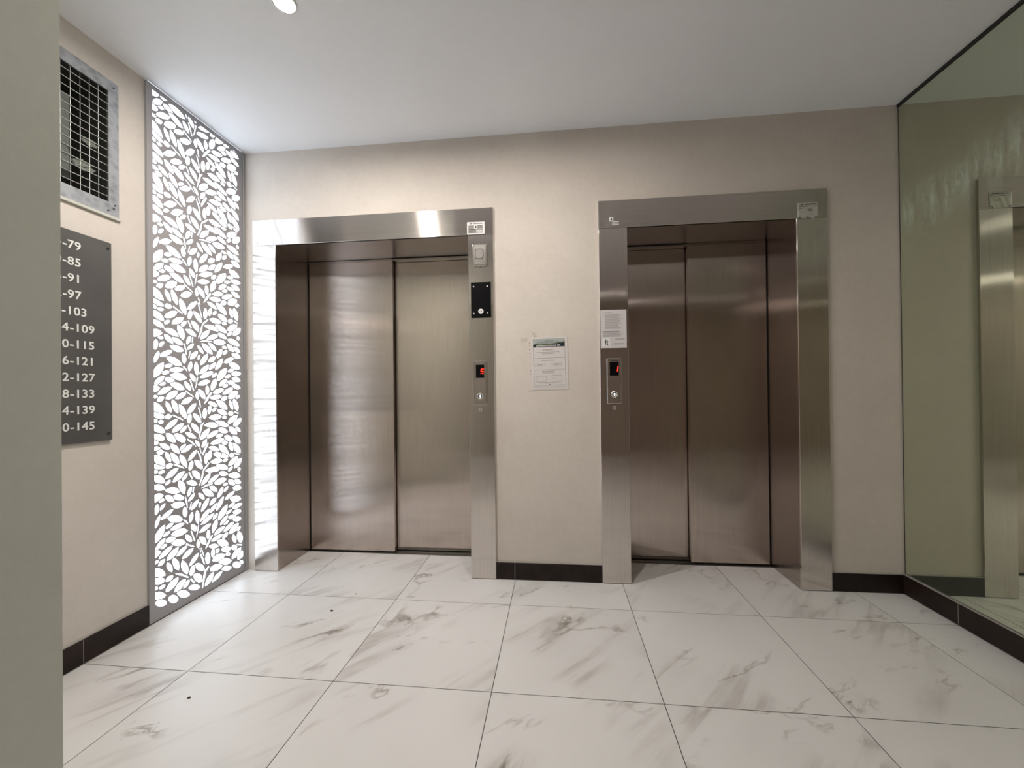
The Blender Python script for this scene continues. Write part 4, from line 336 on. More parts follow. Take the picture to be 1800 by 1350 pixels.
    "-125 840 -108 828 -104 822 -75 799 -102 833 -132 853 -135 848;-62 795 -54 764 -48 764 -56 796;-74 776 -60 743 -56 724 -53 721 -46 710 -45 710 -51 740 -54 750 -70 781 -74 780 -74 778;-70 1012 -59 983 -55 962 -50 952 -47 953 -50 974 -59 1003 -64 1014;-48 922 -52 920 -58 890 -60 886 -68 841 -65 840 -48 887 -42 914 -34 922 -30 932;174 975 208 962 211 968 174 981 173 980 174 976;-26 796 -32 788 -42 765 -40 749 -40 748 -20 782 -3 814 -10 818 -16 810 -17 810;176 728 212 714 215 718 176 734 174 730;-307 706 -304 704 -298 704 -293 704 -290 710 -289 714 -290 716 -294 720 -298 722 -300 722 -305 723 -307 722;-289 703 -289 703 -285 700 -278 698 -270 698 -262 700 -257 703 -254 706 -256 710 -260 713 -266 715 -274 714 -282 713 -285 712 -286 708 -287 708;-250 723 -248 721 -241 718 -232 718 -224 720 -217 724 -214 728 -214 732 -214 734 -218 738 -226 741 -234 742 -243 740 -250 736 -251 734 -252 730;"
    "-307 670 -301 664 -291 658 -280 654 -268 651 -256 652 -254 656 -257 668 -264 678 -272 686 -282 692 -294 695 -306 696 -307 696;-307 630 -298 625 -289 620 -278 618 -266 618 -254 620 -253 620 -258 632 -266 640 -275 646 -284 650 -295 652 -306 652 -307 652;-307 731 -300 727 -289 724 -278 722 -265 721 -256 723 -256 728 -262 730 -293 746 -302 750 -307 751;-253 671 -242 669 -230 671 -218 674 -208 680 -198 688 -190 697 -182 710 -184 711 -196 712 -208 711 -220 707 -230 702 -239 694 -248 684 -254 673;-216 646 -203 644 -200 644 -179 651 -171 656 -162 664 -154 673 -148 686 -162 688 -174 686 -185 682 -194 676 -204 668 -211 659;-254 640 -252 638 -246 638 -240 640 -233 644 -228 648 -225 654 -225 658 -228 660 -234 661 -240 659 -247 655 -251 652 -255 644;-307 569 -302 568 -297 569 -289 573 -270 583 -262 592 -272 602 -282 606 -292 608 -301 606 -307 604;"
    "-256 614 -248 604 -238 598 -227 594 -216 589 -203 586 -190 584 -176 586 -185 604 -191 610 -202 616 -213 620 -226 622 -240 620 -254 616;-184 644 -186 634 -186 620 -182 609 -180 604 -174 592 -172 588 -163 578 -150 571 -145 588 -144 601 -146 614 -151 624 -158 634 -160 636 -176 646 -178 646;-160 641 -158 641 -150 644 -144 647 -140 652 -136 658 -132 664 -132 672 -132 672 -140 672 -148 668 -154 665 -158 660 -162 655 -166 648 -166 644;-106 734 -113 732 -120 725 -124 715 -127 704 -127 694 -124 687 -120 684 -113 686 -106 694 -102 704 -98 714 -98 724 -102 732;-93 734 -92 721 -87 712 -82 702 -74 694 -66 688 -56 682 -44 679 -42 680 -42 681 -42 693 -43 698 -49 707 -60 724 -67 728 -78 732;-107 680 -106 668 -102 658 -96 650 -90 642 -82 636 -72 630 -60 627 -59 630 -58 642 -60 652 -64 662 -72 670 -80 675 -92 679;"
    "-140 630 -138 624 -130 616 -122 610 -112 606 -101 602 -89 600 -75 601 -80 612 -88 621 -96 628 -106 632 -114 634;-112 599 -118 598 -125 592 -131 583 -135 572 -136 562 -136 555 -132 552 -126 553 -119 558 -113 568 -108 578 -107 588 -108 596;-131 524 -122 526 -114 529 -106 533 -100 538 -96 544 -92 552 -90 561 -100 560 -108 556 -114 552 -120 546 -126 540 -130 534 -131 526;-206 560 -204 558 -196 552 -187 548 -176 545 -166 544 -154 546 -154 549 -154 550 -155 554 -156 558 -164 565 -172 571 -180 576 -190 578 -202 579 -214 577;-256 588 -254 576 -250 568 -244 561 -238 556 -229 551 -220 548 -207 548 -208 557 -216 572 -219 576 -226 581 -234 585 -244 588;-288 569 -286 566 -282 562 -277 561 -272 560 -268 562 -262 564 -256 568 -260 574 -264 576 -268 578 -270 578;-226 536 -219 524 -210 516 -200 511 -189 508 -177 508 -164 510 -148 516 -156 527 -166 534 -177 538 -188 540 -200 542 -212 540;"
    "-294 557 -300 554 -305 548 -307 542 -307 513 -306 510 -300 508 -295 510 -290 517 -286 526 -284 538 -286 548 -289 554;-282 523 -274 524 -268 526 -264 529 -260 533 -256 538 -254 544 -254 552 -262 551 -268 548 -273 546 -277 541 -280 536 -280 534 -282 526;-278 476 -268 476 -258 477 -246 480 -236 484 -227 491 -218 499 -211 510 -212 511 -212 511 -224 512 -236 510 -246 508 -256 502 -266 496 -274 488 -274 488 -274 487 -275 486;-281 504 -290 496 -297 488 -302 480 -305 472 -307 463 -307 451 -305 443 -296 450 -290 458 -288 460 -278 488 -278 488 -278 493;-152 506 -159 496 -162 488 -163 479 -162 471 -160 463 -155 456 -146 448 -139 458 -136 467 -135 476 -135 476 -141 496 -143 499;-115 475 -102 478 -92 482 -84 488 -78 494 -72 502 -68 512 -68 523 -81 520 -90 516 -99 510 -106 504 -109 498 -112 489 -114 480;"
    "-59 504 -62 504 -66 500 -68 494 -70 488 -70 482 -68 478 -64 476 -61 477 -58 481 -55 486 -54 493 -54 499 -56 503;-244 476 -238 463 -228 454 -224 450 -201 440 -192 438 -178 436 -160 440 -160 440 -167 455 -177 465 -188 472 -200 478 -214 480 -228 481 -237 479;-257 448 -274 443 -286 435 -296 426 -304 414 -307 408 -307 374 -295 377 -283 384 -274 392 -264 406 -260 415 -256 434;-252 426 -248 424 -240 423 -234 424 -227 426 -221 429 -215 434 -211 440 -225 446 -225 446 -232 445 -238 444 -244 440 -250 436 -252 433;-230 412 -220 406 -208 404 -201 404 -182 405 -174 407 -162 412 -150 420 -151 420 -162 426 -174 429 -186 430 -198 428 -209 426 -220 421 -231 413;-268 394 -262 390 -256 390 -250 390 -244 391 -238 394 -232 398 -227 404 -228 405 -234 408 -241 410 -247 409 -253 408 -259 405 -261 403;"
    "-226 389 -218 380 -214 378 -203 370 -203 370 -190 366 -177 364 -163 365 -148 368 -132 376 -144 388 -157 396 -170 400 -182 401 -198 400 -201 400 -211 397;-291 340 -288 341 -282 344 -262 360 -260 364 -254 380 -253 382 -266 382 -276 378 -285 374 -292 368 -298 360 -304 351 -306 340;-254 365 -251 360 -244 356 -236 352 -228 351 -226 351 -208 356 -207 356 -206 357 -200 360 -206 367 -208 368 -218 376 -218 376 -222 377 -231 378 -240 378 -248 375 -251 373;-282 340 -276 336 -270 334 -264 334 -260 336 -254 338 -250 342 -246 348 -252 352 -258 354 -262 354 -264 352;-226 346 -219 335 -216 332 -186 316 -175 314 -161 314 -145 318 -153 332 -163 340 -174 347 -186 351 -198 353 -205 353 -207 352;-307 304 -300 305 -292 308 -284 313 -276 323 -284 332 -292 336 -307 336;"
    "-288 292 -276 291 -264 293 -252 297 -242 302 -232 309 -222 318 -217 327 -218 328 -220 330 -220 330 -230 332 -244 330 -255 326 -266 321 -275 314 -284 304 -290 292 -288 292;-250 269 -235 266 -228 268 -212 272 -203 278 -194 286 -188 296 -184 310 -199 312 -212 310 -222 306 -232 300 -240 292 -246 282;-199 269 -186 268 -176 268 -166 272 -157 276 -149 282 -142 290 -138 298 -144 302 -150 302 -160 301 -170 298 -179 294 -187 288 -194 280;-307 275 -303 274 -299 274 -294 276 -290 278 -286 283 -291 287 -296 289 -300 290 -304 290 -307 289;-293 260 -284 258 -278 257 -272 258 -266 261 -262 265 -258 271 -256 280 -264 282 -272 283 -278 282 -283 279 -288 274 -291 269;-307 215 -304 213 -285 206 -278 203 -270 200 -254 200 -259 218 -267 230 -277 240 -288 249 -301 255 -307 256;-248 260 -250 249 -250 240 -247 230 -243 222 -238 214 -230 207 -220 201 -218 212 -219 222 -222 231 -226 240 -231 247 -238 254;"
    "-216 266 -219 256 -218 244 -216 233 -212 222 -206 212 -197 202 -184 194 -181 208 -182 220 -184 232 -188 242 -195 252 -204 262 -212 268;-108 467 -116 460 -122 452 -125 444 -126 436 -127 428 -125 420 -120 411 -112 418 -106 426 -102 434 -100 442 -100 450 -102 458;-80 468 -87 456 -90 444 -90 433 -90 422 -87 412 -82 401 -73 391 -66 401 -63 438 -66 448 -71 458;-116 402 -116 392 -115 384 -112 376 -110 374 -106 370 -100 364 -92 360 -84 358 -80 374 -81 376 -84 384 -90 390 -96 396 -104 400;-148 360 -149 348 -146 340 -142 332 -137 325 -130 319 -122 314 -110 311 -109 322 -112 331 -116 339 -121 346 -128 352 -136 356;-168 244 -154 240 -143 241 -132 244 -122 248 -114 254 -106 262 -100 274 -102 274 -102 274 -114 277 -126 276 -137 274 -146 270 -155 264 -162 256;-74 309 -80 302 -82 296 -84 289 -84 282 -82 276 -78 269 -72 262 -65 270 -62 276 -61 283 -61 286 -70 306 -71 308 -72 309;"
    "-18 762 -24 758 -28 750 -32 737 -32 724 -30 712 -26 704 -20 702 -14 706 -10 716 -9 718 -10 748 -11 759 -11 760 -12 760;78 722 81 720 90 716 101 713 120 713 130 716 130 720 128 726 127 726 86 746;5 709 14 700 25 695 36 692 49 690 62 692 76 694 87 700 88 705 82 710 70 716 59 719 46 720 34 719 20 716;92 696 96 693 102 691 110 692 118 694 124 697 126 701 126 705 121 708 119 709 102 708 98 708 93 704 92 704;-28 666 -16 658 -4 652 6 650 54 648 54 648 70 652 45 672 35 676 20 677 6 676 -10 674;42 684 46 676 74 654 84 650 98 648 113 646 126 647 128 648 124 660 124 660 114 670 102 676 90 682 76 684 60 686;128 663 144 662 158 664 170 668 193 687 200 693 200 693 205 708 188 710 173 707 160 702 150 696 140 688 132 678 128 664 128 664;170 641 188 642 201 646 212 652 220 660 226 670 230 680 230 694 212 692 200 688 198 686 189 678 174 665 174 665 170 654;"
    "-52 590 -37 592 -26 598 -15 605 -6 614 1 623 6 634 8 645 2 646 -7 644 -19 638 -29 631 -38 622 -44 613 -50 602;-12 594 -5 592 8 592 14 593 26 596 37 601 48 608 58 616 64 624 63 624 62 628 52 629 39 628 27 624 16 619 6 613 -4 604;67 626 72 622 80 617 90 614 100 612 112 611 124 614 126 615 126 616 122 624 114 631 105 636 96 640 84 642 73 642 64 640;128 632 134 630 140 632 148 634 156 640 160 646 163 652 162 656 156 658 150 657 142 654 134 648 129 642 127 637;128 610 136 600 147 593 159 588 172 584 187 580 203 580 222 582 214 597 204 606 192 613 178 617 162 618 146 617 129 612 128 611;204 642 200 636 198 631 198 627 200 623 203 620 208 618 216 616 220 622 222 628 222 632 220 635 216 638 212 640;28 586 39 576 51 572 64 570 76 571 90 574 103 579 118 590 106 598 93 603 80 604 68 604 54 601 41 596;"
    "89 564 92 558 97 556 102 554 108 553 113 554 120 556 126 560 123 566 118 568 114 570 108 571 102 570 96 568;128 582 128 571 132 562 138 556 145 550 154 546 165 542 179 543 179 548 168 570 162 576 153 580 142 582;182 550 184 549 192 545 200 542 211 540 224 542 223 552 218 560 212 566 204 570 195 572 185 574 172 572;160 531 164 520 172 512 178 509 188 505 190 504 200 504 212 505 228 510 223 522 216 529 208 534 198 537 186 538 174 536;-44 568 -41 554 -34 544 -26 534 -16 526 -4 520 2 518 23 514 27 514 24 528 16 540 8 549 -2 557 -14 563 -28 568 -42 568;-2 575 2 565 7 557 14 550 22 544 30 540 40 536 52 534 51 546 46 554 40 562 32 568 23 572 12 575;-70 556 -70 546 -66 538 -62 530 -57 524 -50 519 -42 514 -32 512 -32 522 -36 530 -40 537 -46 543 -52 548 -60 553;90 554 77 548 68 540 61 532 56 524 53 514 52 505 55 494 68 500 78 506 84 514 90 523 92 532 94 542;"
    "96 519 106 520 112 522 118 525 122 529 126 534 128 540 128 548 118 547 112 544 106 542 101 537 98 532 96 526 96 526;-6 514 -18 510 -29 502 -38 493 -45 484 -50 473 -54 462 -53 448 -38 454 -28 462 -19 470 -12 480 -6 490 -3 502 -4 514;45 502 33 503 24 501 16 498 9 493 4 486 -1 480 -2 469 10 468 18 470 27 474 34 478 39 484 44 492;96 498 80 491 68 482 59 473 54 466 44 442 42 440 43 426 58 432 70 441 80 450 87 460 92 472 96 484;100 473 114 471 127 472 139 476 150 480 160 487 170 495 176 504 173 506 172 506 172 507 162 508 150 506 138 503 126 498 116 492 108 484;140 470 146 458 155 450 161 446 184 440 190 438 206 440 224 446 217 460 208 468 196 474 184 478 171 478 156 477 142 472;-60 399 -45 401 -44 402 -18 416 -13 420 -5 429 -2 434 0 439 0 440 3 453 -12 451 -24 446 -34 439 -44 432 -51 422 -57 412;"
    "1 428 12 430 22 433 30 438 38 444 40 446 50 468 50 470 38 468 28 464 20 460 12 454 6 447 6 446 4 439;-58 381 -42 380 -28 381 -14 384 -2 390 10 396 22 405 22 406 32 418 15 419 0 417 -13 414 -14 412 -42 398 -48 393;19 385 28 384 36 386 42 389 46 392 51 398 54 403 54 412 45 412 38 410 32 408 26 404 22 398 20 393;57 368 74 372 88 380 101 389 111 400 118 412 123 426 122 444 102 438 86 430 74 421 65 410 58 398 54 384 54 376 54 376;128 422 138 419 146 418 154 420 160 422 164 424 168 426 174 430 177 436 160 442 160 442 152 440 146 438 139 434 133 430;153 411 164 404 176 400 187 399 198 400 210 402 222 407 234 416 222 423 210 426 198 428 186 427 175 424 168 421 162 418;108 388 116 386 124 385 131 386 138 388 144 391 150 396 154 402 146 405 138 405 131 404 124 402 118 399 113 395 112 394;68 338 82 338 88 340 115 356 124 369 126 379 112 378 100 376 91 371 82 365 76 358 70 349;"
    "159 385 165 375 180 367 184 364 192 363 202 363 214 366 226 372 220 382 212 388 202 392 192 394 182 394 172 392;126 362 130 356 138 352 147 349 156 348 184 354 184 354 186 355 187 356 182 361 164 370 162 372 153 372 144 372 134 370 128 366;93 333 101 330 108 330 114 330 120 332 125 336 130 340 132 347 124 350 117 351 116 350 95 338;158 344 163 335 168 331 192 321 200 320 212 321 226 326 220 336 211 343 202 348 192 350 186 350 186 350;-69 344 -56 340 -44 339 -32 340 -20 344 -9 348 2 356 10 366 -4 370 -16 370 -29 369 -40 366 -51 360 -60 354 -69 344 -69 344;47 382 33 374 24 364 18 355 14 345 12 334 12 323 17 310 30 318 40 326 46 336 51 346 53 357 52 364 50 374;-10 339 -16 336 -20 329 -22 319 -22 308 -19 298 -14 292 -9 289 -5 291 -2 295 0 298 2 308 2 320 0 330 -5 336;26 298 39 294 52 294 63 296 74 299 85 304 95 310 104 321 89 325 76 325 64 324 53 320 42 315 33 308 25 298;"
    "6 270 18 264 31 262 43 262 55 263 67 266 78 271 84 276 88 280 76 286 63 288 50 288 38 287 27 284 16 279 8 272;90 291 106 290 119 291 132 295 142 300 156 308 164 316 169 325 164 328 164 328 164 328 154 329 140 327 128 323 116 318 106 311 96 302;132 266 150 263 164 264 176 268 180 270 200 289 202 292 204 308 186 310 171 309 158 305 157 304 146 297 140 291 134 280;-68 321 -68 312 -68 310 -66 308 -56 285 -54 282 -46 274 -36 268 -25 264 -22 269 -21 277 -24 288 -28 298 -34 306 -43 312 -54 318;94 254 101 254 108 256 115 258 120 263 124 269 126 278 114 282 106 282 98 280 92 277 88 272 84 266 82 258;188 266 192 264 199 263 206 264 214 268 218 273 220 278 219 282 214 285 208 286 201 284 186 270;48 257 52 243 59 232 68 222 80 214 84 212 104 208 126 203 124 218 116 230 107 240 96 248 88 252 79 255 66 258 54 258;-8 250 -2 240 6 234 8 232 36 222 46 220 58 222 52 232 44 240 36 245 26 249 16 251 4 252;"
    "-210 730 -171 710 -170 710 -148 700 -154 707 -165 716 -184 726 -210 738 -210 738 -210 734;-128 675 -110 640 -103 640 -102 641 -121 678;-101 596 -105 565 -98 565 -94 595;-150 552 -148 544 -138 499 -132 491 -134 515 -134 517 -142 550 -144 555 -150 554;-115 519 -124 482 -119 481 -116 492 -114 498 -109 518;-4 706 -38 678 -50 644 -52 633 -56 624 -68 588 -59 598 -41 632 -36 668 -5 695 0 704;-32 577 -22 580 4 581 20 584 21 588 -22 588 -47 580 -57 575;-158 435 -143 421 -142 418 -128 406 -136 425 -152 440;-118 368 -97 308 -90 310 -110 367 -113 370;-73 386 -75 378 -80 350 -85 322 -85 317 -76 339 -76 340 -66 384;-146 310 -142 305 -90 273 -90 273 -102 288 -123 300 -141 314 -142 314;-66 260 -59 232 -54 234 -58 250 -62 260;12 304 -14 274 -22 260 -32 236 -18 248 -4 264 -2 268 20 298 18 301;1 108 6 104 22 98 24 97 46 92 52 92 65 93 78 97 85 104 58 124 52 126 36 130 22 132 10 130 -1 126;"
    "76 84 82 78 108 62 111 60 122 58 132 57 142 58 150 65 138 78 126 85 114 90 104 92 94 93 84 91;155 78 158 68 166 58 178 48 193 42 206 40 216 42 219 50 218 51 217 54 200 76 195 80 180 86 168 88 158 85;222 54 227 52 235 49 236 50 236 68 232 72 224 76 216 78 209 78 206 74 216 62;-34 40 -18 40 -6 44 4 50 12 58 19 67 24 78 24 92 18 94 8 94 -4 89 -14 83 -22 75 -28 66 -33 54;10 42 26 40 38 42 50 44 61 49 70 56 78 64 83 72 79 75 68 76 54 75 42 72 32 67 23 60 15 53;-134 79 -123 66 -112 58 -101 52 -90 48 -80 46 -70 47 -61 52 -73 66 -84 75 -96 81 -106 84 -116 86 -126 85;-198 84 -188 68 -178 56 -168 48 -157 42 -146 38 -134 37 -122 42 -132 58 -143 70 -154 78 -164 84 -175 88 -184 88 -186 88 -188 88;-243 78 -240 68 -232 57 -222 48 -210 42 -198 41 -191 44 -188 52 -192 62 -200 73 -210 82 -222 88 -234 88 -240 85;"
    "-307 90 -304 82 -296 72 -284 63 -271 58 -260 56 -252 58 -250 64 -253 74 -262 84 -274 92 -284 96 -296 99 -298 100 -304 96 -307 90;-307 111 -306 110 -296 104 -285 100 -277 98 -272 96 -262 96 -252 102 -264 118 -275 128 -286 136 -298 140 -307 142;-256 118 -240 114 -227 116 -215 120 -205 126 -196 134 -189 144 -186 159 -203 162 -216 160 -228 156 -238 150 -246 142 -254 132 -256 118;-211 95 -195 92 -183 93 -172 96 -167 100 -148 122 -146 134 -146 134 -162 137 -175 136 -186 132 -195 126 -202 118 -208 109;-162 90 -152 89 -144 90 -138 94 -132 98 -128 103 -125 110 -124 112 -126 120 -135 122 -142 120 -146 118 -162 98;-307 151 -302 150 -296 150 -293 153 -292 157 -294 162 -300 167 -306 170 -307 171;-288 149 -281 144 -275 142 -270 142 -266 142 -262 144 -258 148 -256 154 -264 159 -270 160 -275 162 -280 160 -284 158 -286 155;"
    "-307 179 -304 178 -294 172 -283 170 -273 170 -263 172 -260 175 -259 176 -257 182 -268 193 -272 196 -286 202 -305 208 -307 208;-256 170 -246 165 -239 163 -232 162 -226 164 -221 167 -217 172 -215 179 -215 180 -225 186 -233 188 -240 188 -246 187 -250 184 -256 174 -256 173;74 196 86 182 97 174 108 169 113 168 124 166 128 166 137 170 142 175 142 177 142 178 143 182 133 192 124 199 105 203 102 204 87 207 82 205;147 174 156 166 165 160 173 157 177 156 186 160 190 163 192 172 174 188 173 189 165 192 158 192 152 190 148 186 147 177;150 113 166 110 181 112 183 112 219 138 220 140 222 154 202 157 188 155 187 155 176 152 165 146 156 138 150 128 148 114;192 92 209 88 221 89 230 92 236 96 236 130 224 132 218 132 190 112 190 107;104 156 110 150 116 145 122 142 128 141 133 141 138 143 142 148 135 156 128 160 124 162 112 164 107 162 106 161 104 157;"
    "14 159 32 148 47 142 58 140 78 143 90 145 96 148 100 157 100 160 101 162 84 172 68 178 54 181 41 180 30 178 21 172 20 171;56 132 60 128 98 101 99 100 112 96 126 95 139 97 150 104 148 107 141 114 132 122 120 130 106 137 92 141 91 141 79 139 78 138 61 136;16 225 11 221 8 212 6 202 8 190 11 182 16 176 20 176 28 181 32 190 33 200 33 202 32 212 28 220;39 191 48 188 54 188 58 190 62 193 64 197 64 202 62 210 53 213 47 212 42 211 39 208 38 204 38 204 38 202 38 197;-13 216 -20 216 -27 210 -30 199 -32 185 -28 171 -24 160 -16 153 -9 153 -2 159 1 170 2 184 0 199 -6 210;-166 236 -172 225 -174 214 -172 202 -168 190 -162 178 -153 166 -138 152 -132 164 -131 175 -132 187 -136 199 -143 211 -152 224;-92 187 -91 180 -88 170 -86 162 -79 152 -71 144 -61 137 -50 132 -39 130 -34 133 -36 143 -40 154 -48 164 -56 172 -66 180 -77 185;"
    "-99 184 -106 186 -114 182 -120 174 -124 164 -126 152 -124 143 -119 136 -112 134 -106 136 -104 138 -98 145 -94 156 -92 166 -92 168 -93 169 -95 178;-102 134 -102 122 -98 110 -93 100 -86 92 -76 84 -64 78 -51 76 -48 95 -50 102 -56 112 -64 121 -74 128 -86 134 -100 136;-127 189 -114 190 -102 194 -93 200 -84 206 -77 215 -72 225 -68 238 -82 236 -94 232 -104 226 -112 220 -118 212 -124 202;162 254 155 248 152 240 152 232 155 224 159 214 166 206 177 196 184 202 186 210 186 218 184 226 180 235 173 244;205 259 194 251 190 241 189 231 191 220 196 208 204 195 219 180 230 189 234 198 236 209 234 220 228 232 220 245 206 259 206 259;-37 126 -43 100 -50 54 -52 40 -46 36 -24 118 -6 132 -7 144;-42 209 -36 208 -52 258 -56 258 -54 251 -50 236;-63 226 -53 198 -39 162 -31 160 -41 192 -44 202 -56 227 -58 226;-178 164 -166 158 -138 134 -136 134 -133 131 -130 136 -164 166 -207 187;"
    "-120 115 -100 88 -100 88 -92 91 -117 124 -122 121;194 177 228 163 229 170 226 172 187 188 186 184")

# ------------------------------------------------------------------ setting
H = 2.57                     # ceiling height
XL, XR = .129, 3.85          # left wall face, mirror face
WY, WR = .2545, .0065        # lift wall frame: casing fronts at local y = 0
def wall_point(x, y=0, z=0): return (x*math.cos(WR)-y*math.sin(WR), WY+x*math.sin(WR)+y*math.cos(WR), z)
def on_wall(name, x, y, z): return empty(name, wall_point(x, y, z), WR)
def to_wall(o): o.location = wall_point(0, 0, 0); o.rotation_euler = (0, 0, WR); return o

# floor: a screed slab and every tile on it
fl = struct(box('floor', (-1.25, 3.86, -4.25, .70, -.06, -.010), M_JOINT))
fl2 = box('joint_filler', (-1.25, 3.86, -4.22, .56, -.010, -.0006), M_JOINT, fl)
random.seed(4); meshes = {}
for j in range(0, -8, -1):
    for i in range(-2, 7):
        x0, x1, y0, y1 = i*.6, i*.6+.6, j*.6, j*.6+.6
        if j > -3 and i < 0: continue
        if j == 0: y1 = .5755 if i < 4 else .5595
        if i == 6: x1 = 3.8395
        if j > -3 and i == 0: x0 = .1395
        if y0 < -4.2: y0 = -4.2
        g = .0013; key = (round(x1-x0, 4), round(y1-y0, 4))
        if key not in meshes:
            bm = bmesh.new(); add_box(bm, g, x1-x0-g, g, y1-y0-(g if j else 0), -.009, 0, bev=.0004)
            me = bpy.data.meshes.new('tile'); bm.to_mesh(me); bm.free(); me.materials.append(M_MARBLE); meshes[key] = me
        o = bpy.data.objects.new('tile', meshes[key]); COL.objects.link(o); o.parent = fl; o.location = (x0, y0, 0)

struct(box('ceiling', (-1.3, 3.95, -4.3, .78, H, H+.08), M_CEIL))
E1 = dict(x0=.200, a=.348, b=1.545, x1=1.689); E2 = dict(x0=2.291, a=2.448, b=3.336, x1=3.489)
OP = .004
struct(to_wall(boxes('wall_back', [(-.05, E1['a']-OP, .015, .50, 0, H), (E1['b']+OP, E2['a']-OP, .015, .50, 0, H), (E2['b']+OP, 3.87, .015, .50, 0, H),
    (E1['a']-OP, E1['b']+OP, .015, .50, 1.996, H), (E2['a']-OP, E2['b']+OP, .015, .50, 1.996, H)], M_WALL)))
VY0, VY1, VZ0, VZ1 = -1.04, -.490, 1.912, 2.402       # vent opening
struct(boxes('wall_left', [(-.15, XL, -1.52, VY0, 0, H), (-.15, XL, VY0, VY1, 0, VZ0), (-.15, XL, VY0, VY1, VZ1, H), (-.15, XL, VY1, -.336, 0, H),
    (-.15, .06, -.336, .272, 0, H)], M_WALL_L))
struct(box('wall_entrance', (XL, 1.100, -1.52, -1.362, 0, H), M_PIER))
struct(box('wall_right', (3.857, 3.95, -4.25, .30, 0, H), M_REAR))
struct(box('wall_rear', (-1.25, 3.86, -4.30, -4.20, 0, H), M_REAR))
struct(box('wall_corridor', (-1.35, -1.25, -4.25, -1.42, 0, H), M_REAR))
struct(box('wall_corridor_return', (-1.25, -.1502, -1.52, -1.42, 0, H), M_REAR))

# skirting: a grout bed and each ceramic piece
def skirting(name, axis, at0, at1, runs, wallframe=False):
    """axis 'x': pieces along x at y at0..at1; axis 'y': pieces along y at x at0..at1"""
    lo, hi = runs[0], runs[-1]; e = .0012
    f0, f1 = (at0, at1) if at0 < at1 else (at1, at0)
    front_low = (at0 < at1)
    b0, b1 = (f0+e, f1) if front_low else (f0, f1-e)
    root = boxes(name, [(lo, hi, b0, b1, 0, .1005)] if axis == 'x' else [(b0, b1, lo, hi, 0, .1005)], M_GROUT); struct(root)
    if wallframe: to_wall(root)
    for p, q in zip(runs, runs[1:]):
        g = .0014; r = (p+(g if p > lo else 0), q-(g if q < hi else 0))
        b = (r[0], r[1], f0, f1, .0015, .0985) if axis == 'x' else (f0, f1, r[0], r[1], .0015, .0985)
        box('skirting_tile', b, M_SKIRT, root, bev=.0008)
    return root
skirting('baseboard_back', 'x', .0035, .0148, [1.6895, 1.7975, 2.2905], True)
skirting('baseboard_back.001', 'x', .0035, .0148, [3.4895, 3.8385], True)
skirting('baseboard_left', 'y', .139, XL+.0002, [-1.361, -1.2, -.6, -.3365])
skirting('baseboard_right', 'y', 3.839, 3.8568, [-1.8, -1.2, -.6, 0, .2815])

# mirror wall
mr = empty('wall_mirror', (XR, -.6, 1.33))
tag(mr, 'large greenish mirror covering the whole right wall, with wiping marks', 'mirror')
box('glass', (0, .005, -1.2, .8868, -1.226, 1.224), M_MIRROR, mr)
box('edge_trim', (-.006, .006, -1.2, .892, 1.225, 1.2395), M_RUBBER, mr)
box('edge_trim', (.0005, .006, .8873, .8925, -1.226, 1.2395), M_RUBBER, mr)

# ------------------------------------------------------------------ lifts
def elevator(name, label, E, near, door_y, sill_y):
    x0, a, b, x1 = E['x0'], E['a'], E['b'], E['x1']; D = sill_y+.012
    r = on_wall(name, x0, 0, 0); tag(r, label, 'elevator', 'lift entrances'); a -= x0; b -= x0; x1 -= x0
    ZT = 1.991
    hd = boxes('header', [(-.001, x1+.001, 0, .0148, ZT, 2.146)], M_ST_H, r, .0012)
    for p, q in ((0, a), (b, x1)): box('jamb', (p, q, .0006, .0148, .003, ZT-.0012), M_ST_V, r, .0012)
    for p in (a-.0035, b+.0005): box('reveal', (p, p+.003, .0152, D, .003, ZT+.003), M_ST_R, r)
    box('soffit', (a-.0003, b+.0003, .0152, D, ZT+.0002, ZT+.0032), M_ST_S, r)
    # sill with its guide grooves
    sl = box('sill', (a-.0003, b+.0003, sill_y, sill_y+.085, -.009, -.0055), M_ALU, r)
    k = 0
    for yy, wd in ((0, .006), (.0105, .003), (.017, .003), (.0235, .003), (.030, .010), (.048, .006), (.060, .010)):
        box('rib', (a, b, sill_y+yy, sill_y+yy+wd, -.0055, -.0008), M_ALU, sl)
    # two telescopic leaves, the near one covers half of the opening
    mid = .604 if near == 'left' else 2.868-x0+.0
    if near == 'left':
        mid = .952-x0; n0, n1, f0, f1 = a+.006, mid, mid-.02, b
    else:
        n0, n1, f0, f1 = mid, b-.006, a, mid+.02
    for (p, q, yy) in ((n0, n1, door_y), (f0, f1, door_y+.040)):
        lf = prism('door_leaf', rrect(p, q, .007, 1.9925, .006, 2), yy, yy+.028, M_ST_D, r)
        hem = (p, p+.004) if (near == 'right' and yy == door_y) else (q-.004, q)
        box('edge_strip', (hem[0], hem[1], yy-.0012, yy-.0001, .02, 1.985), M_ST_D, lf)
    # header track covers above the leaves, one over each leaf
    box('track_cover', (n0-.004, n1, D+.001, door_y-.003, ZT-.012, ZT-.004), M_ST_S, r)
    if near == 'left': box('track_cover', (n1+.004, b-.0005, D+.001, door_y+.034, ZT-.016, ZT-.006), M_ST_S, r)
    else: box('track_cover', (a+.0005, n0-.004, D+.001, door_y+.034, ZT-.016, ZT-.006), M_ST_S, r)
    # added dark box behind the leaves: stops light leaks, stands for shaft shade
    zs = 2.06
    boxes('shaft_lining', [(a-.003, b+.003, .455, .465, -.009, 1.993), (a-.003, a-.001, D+.002, .455, -.009, 1.993), (b+.001, b+.003, D+.002, .455, -.009, 1.993), (a-.003, b+.003, D+.002, .455, 1.9935, 1.9955)], M_DARK, r)
    return r
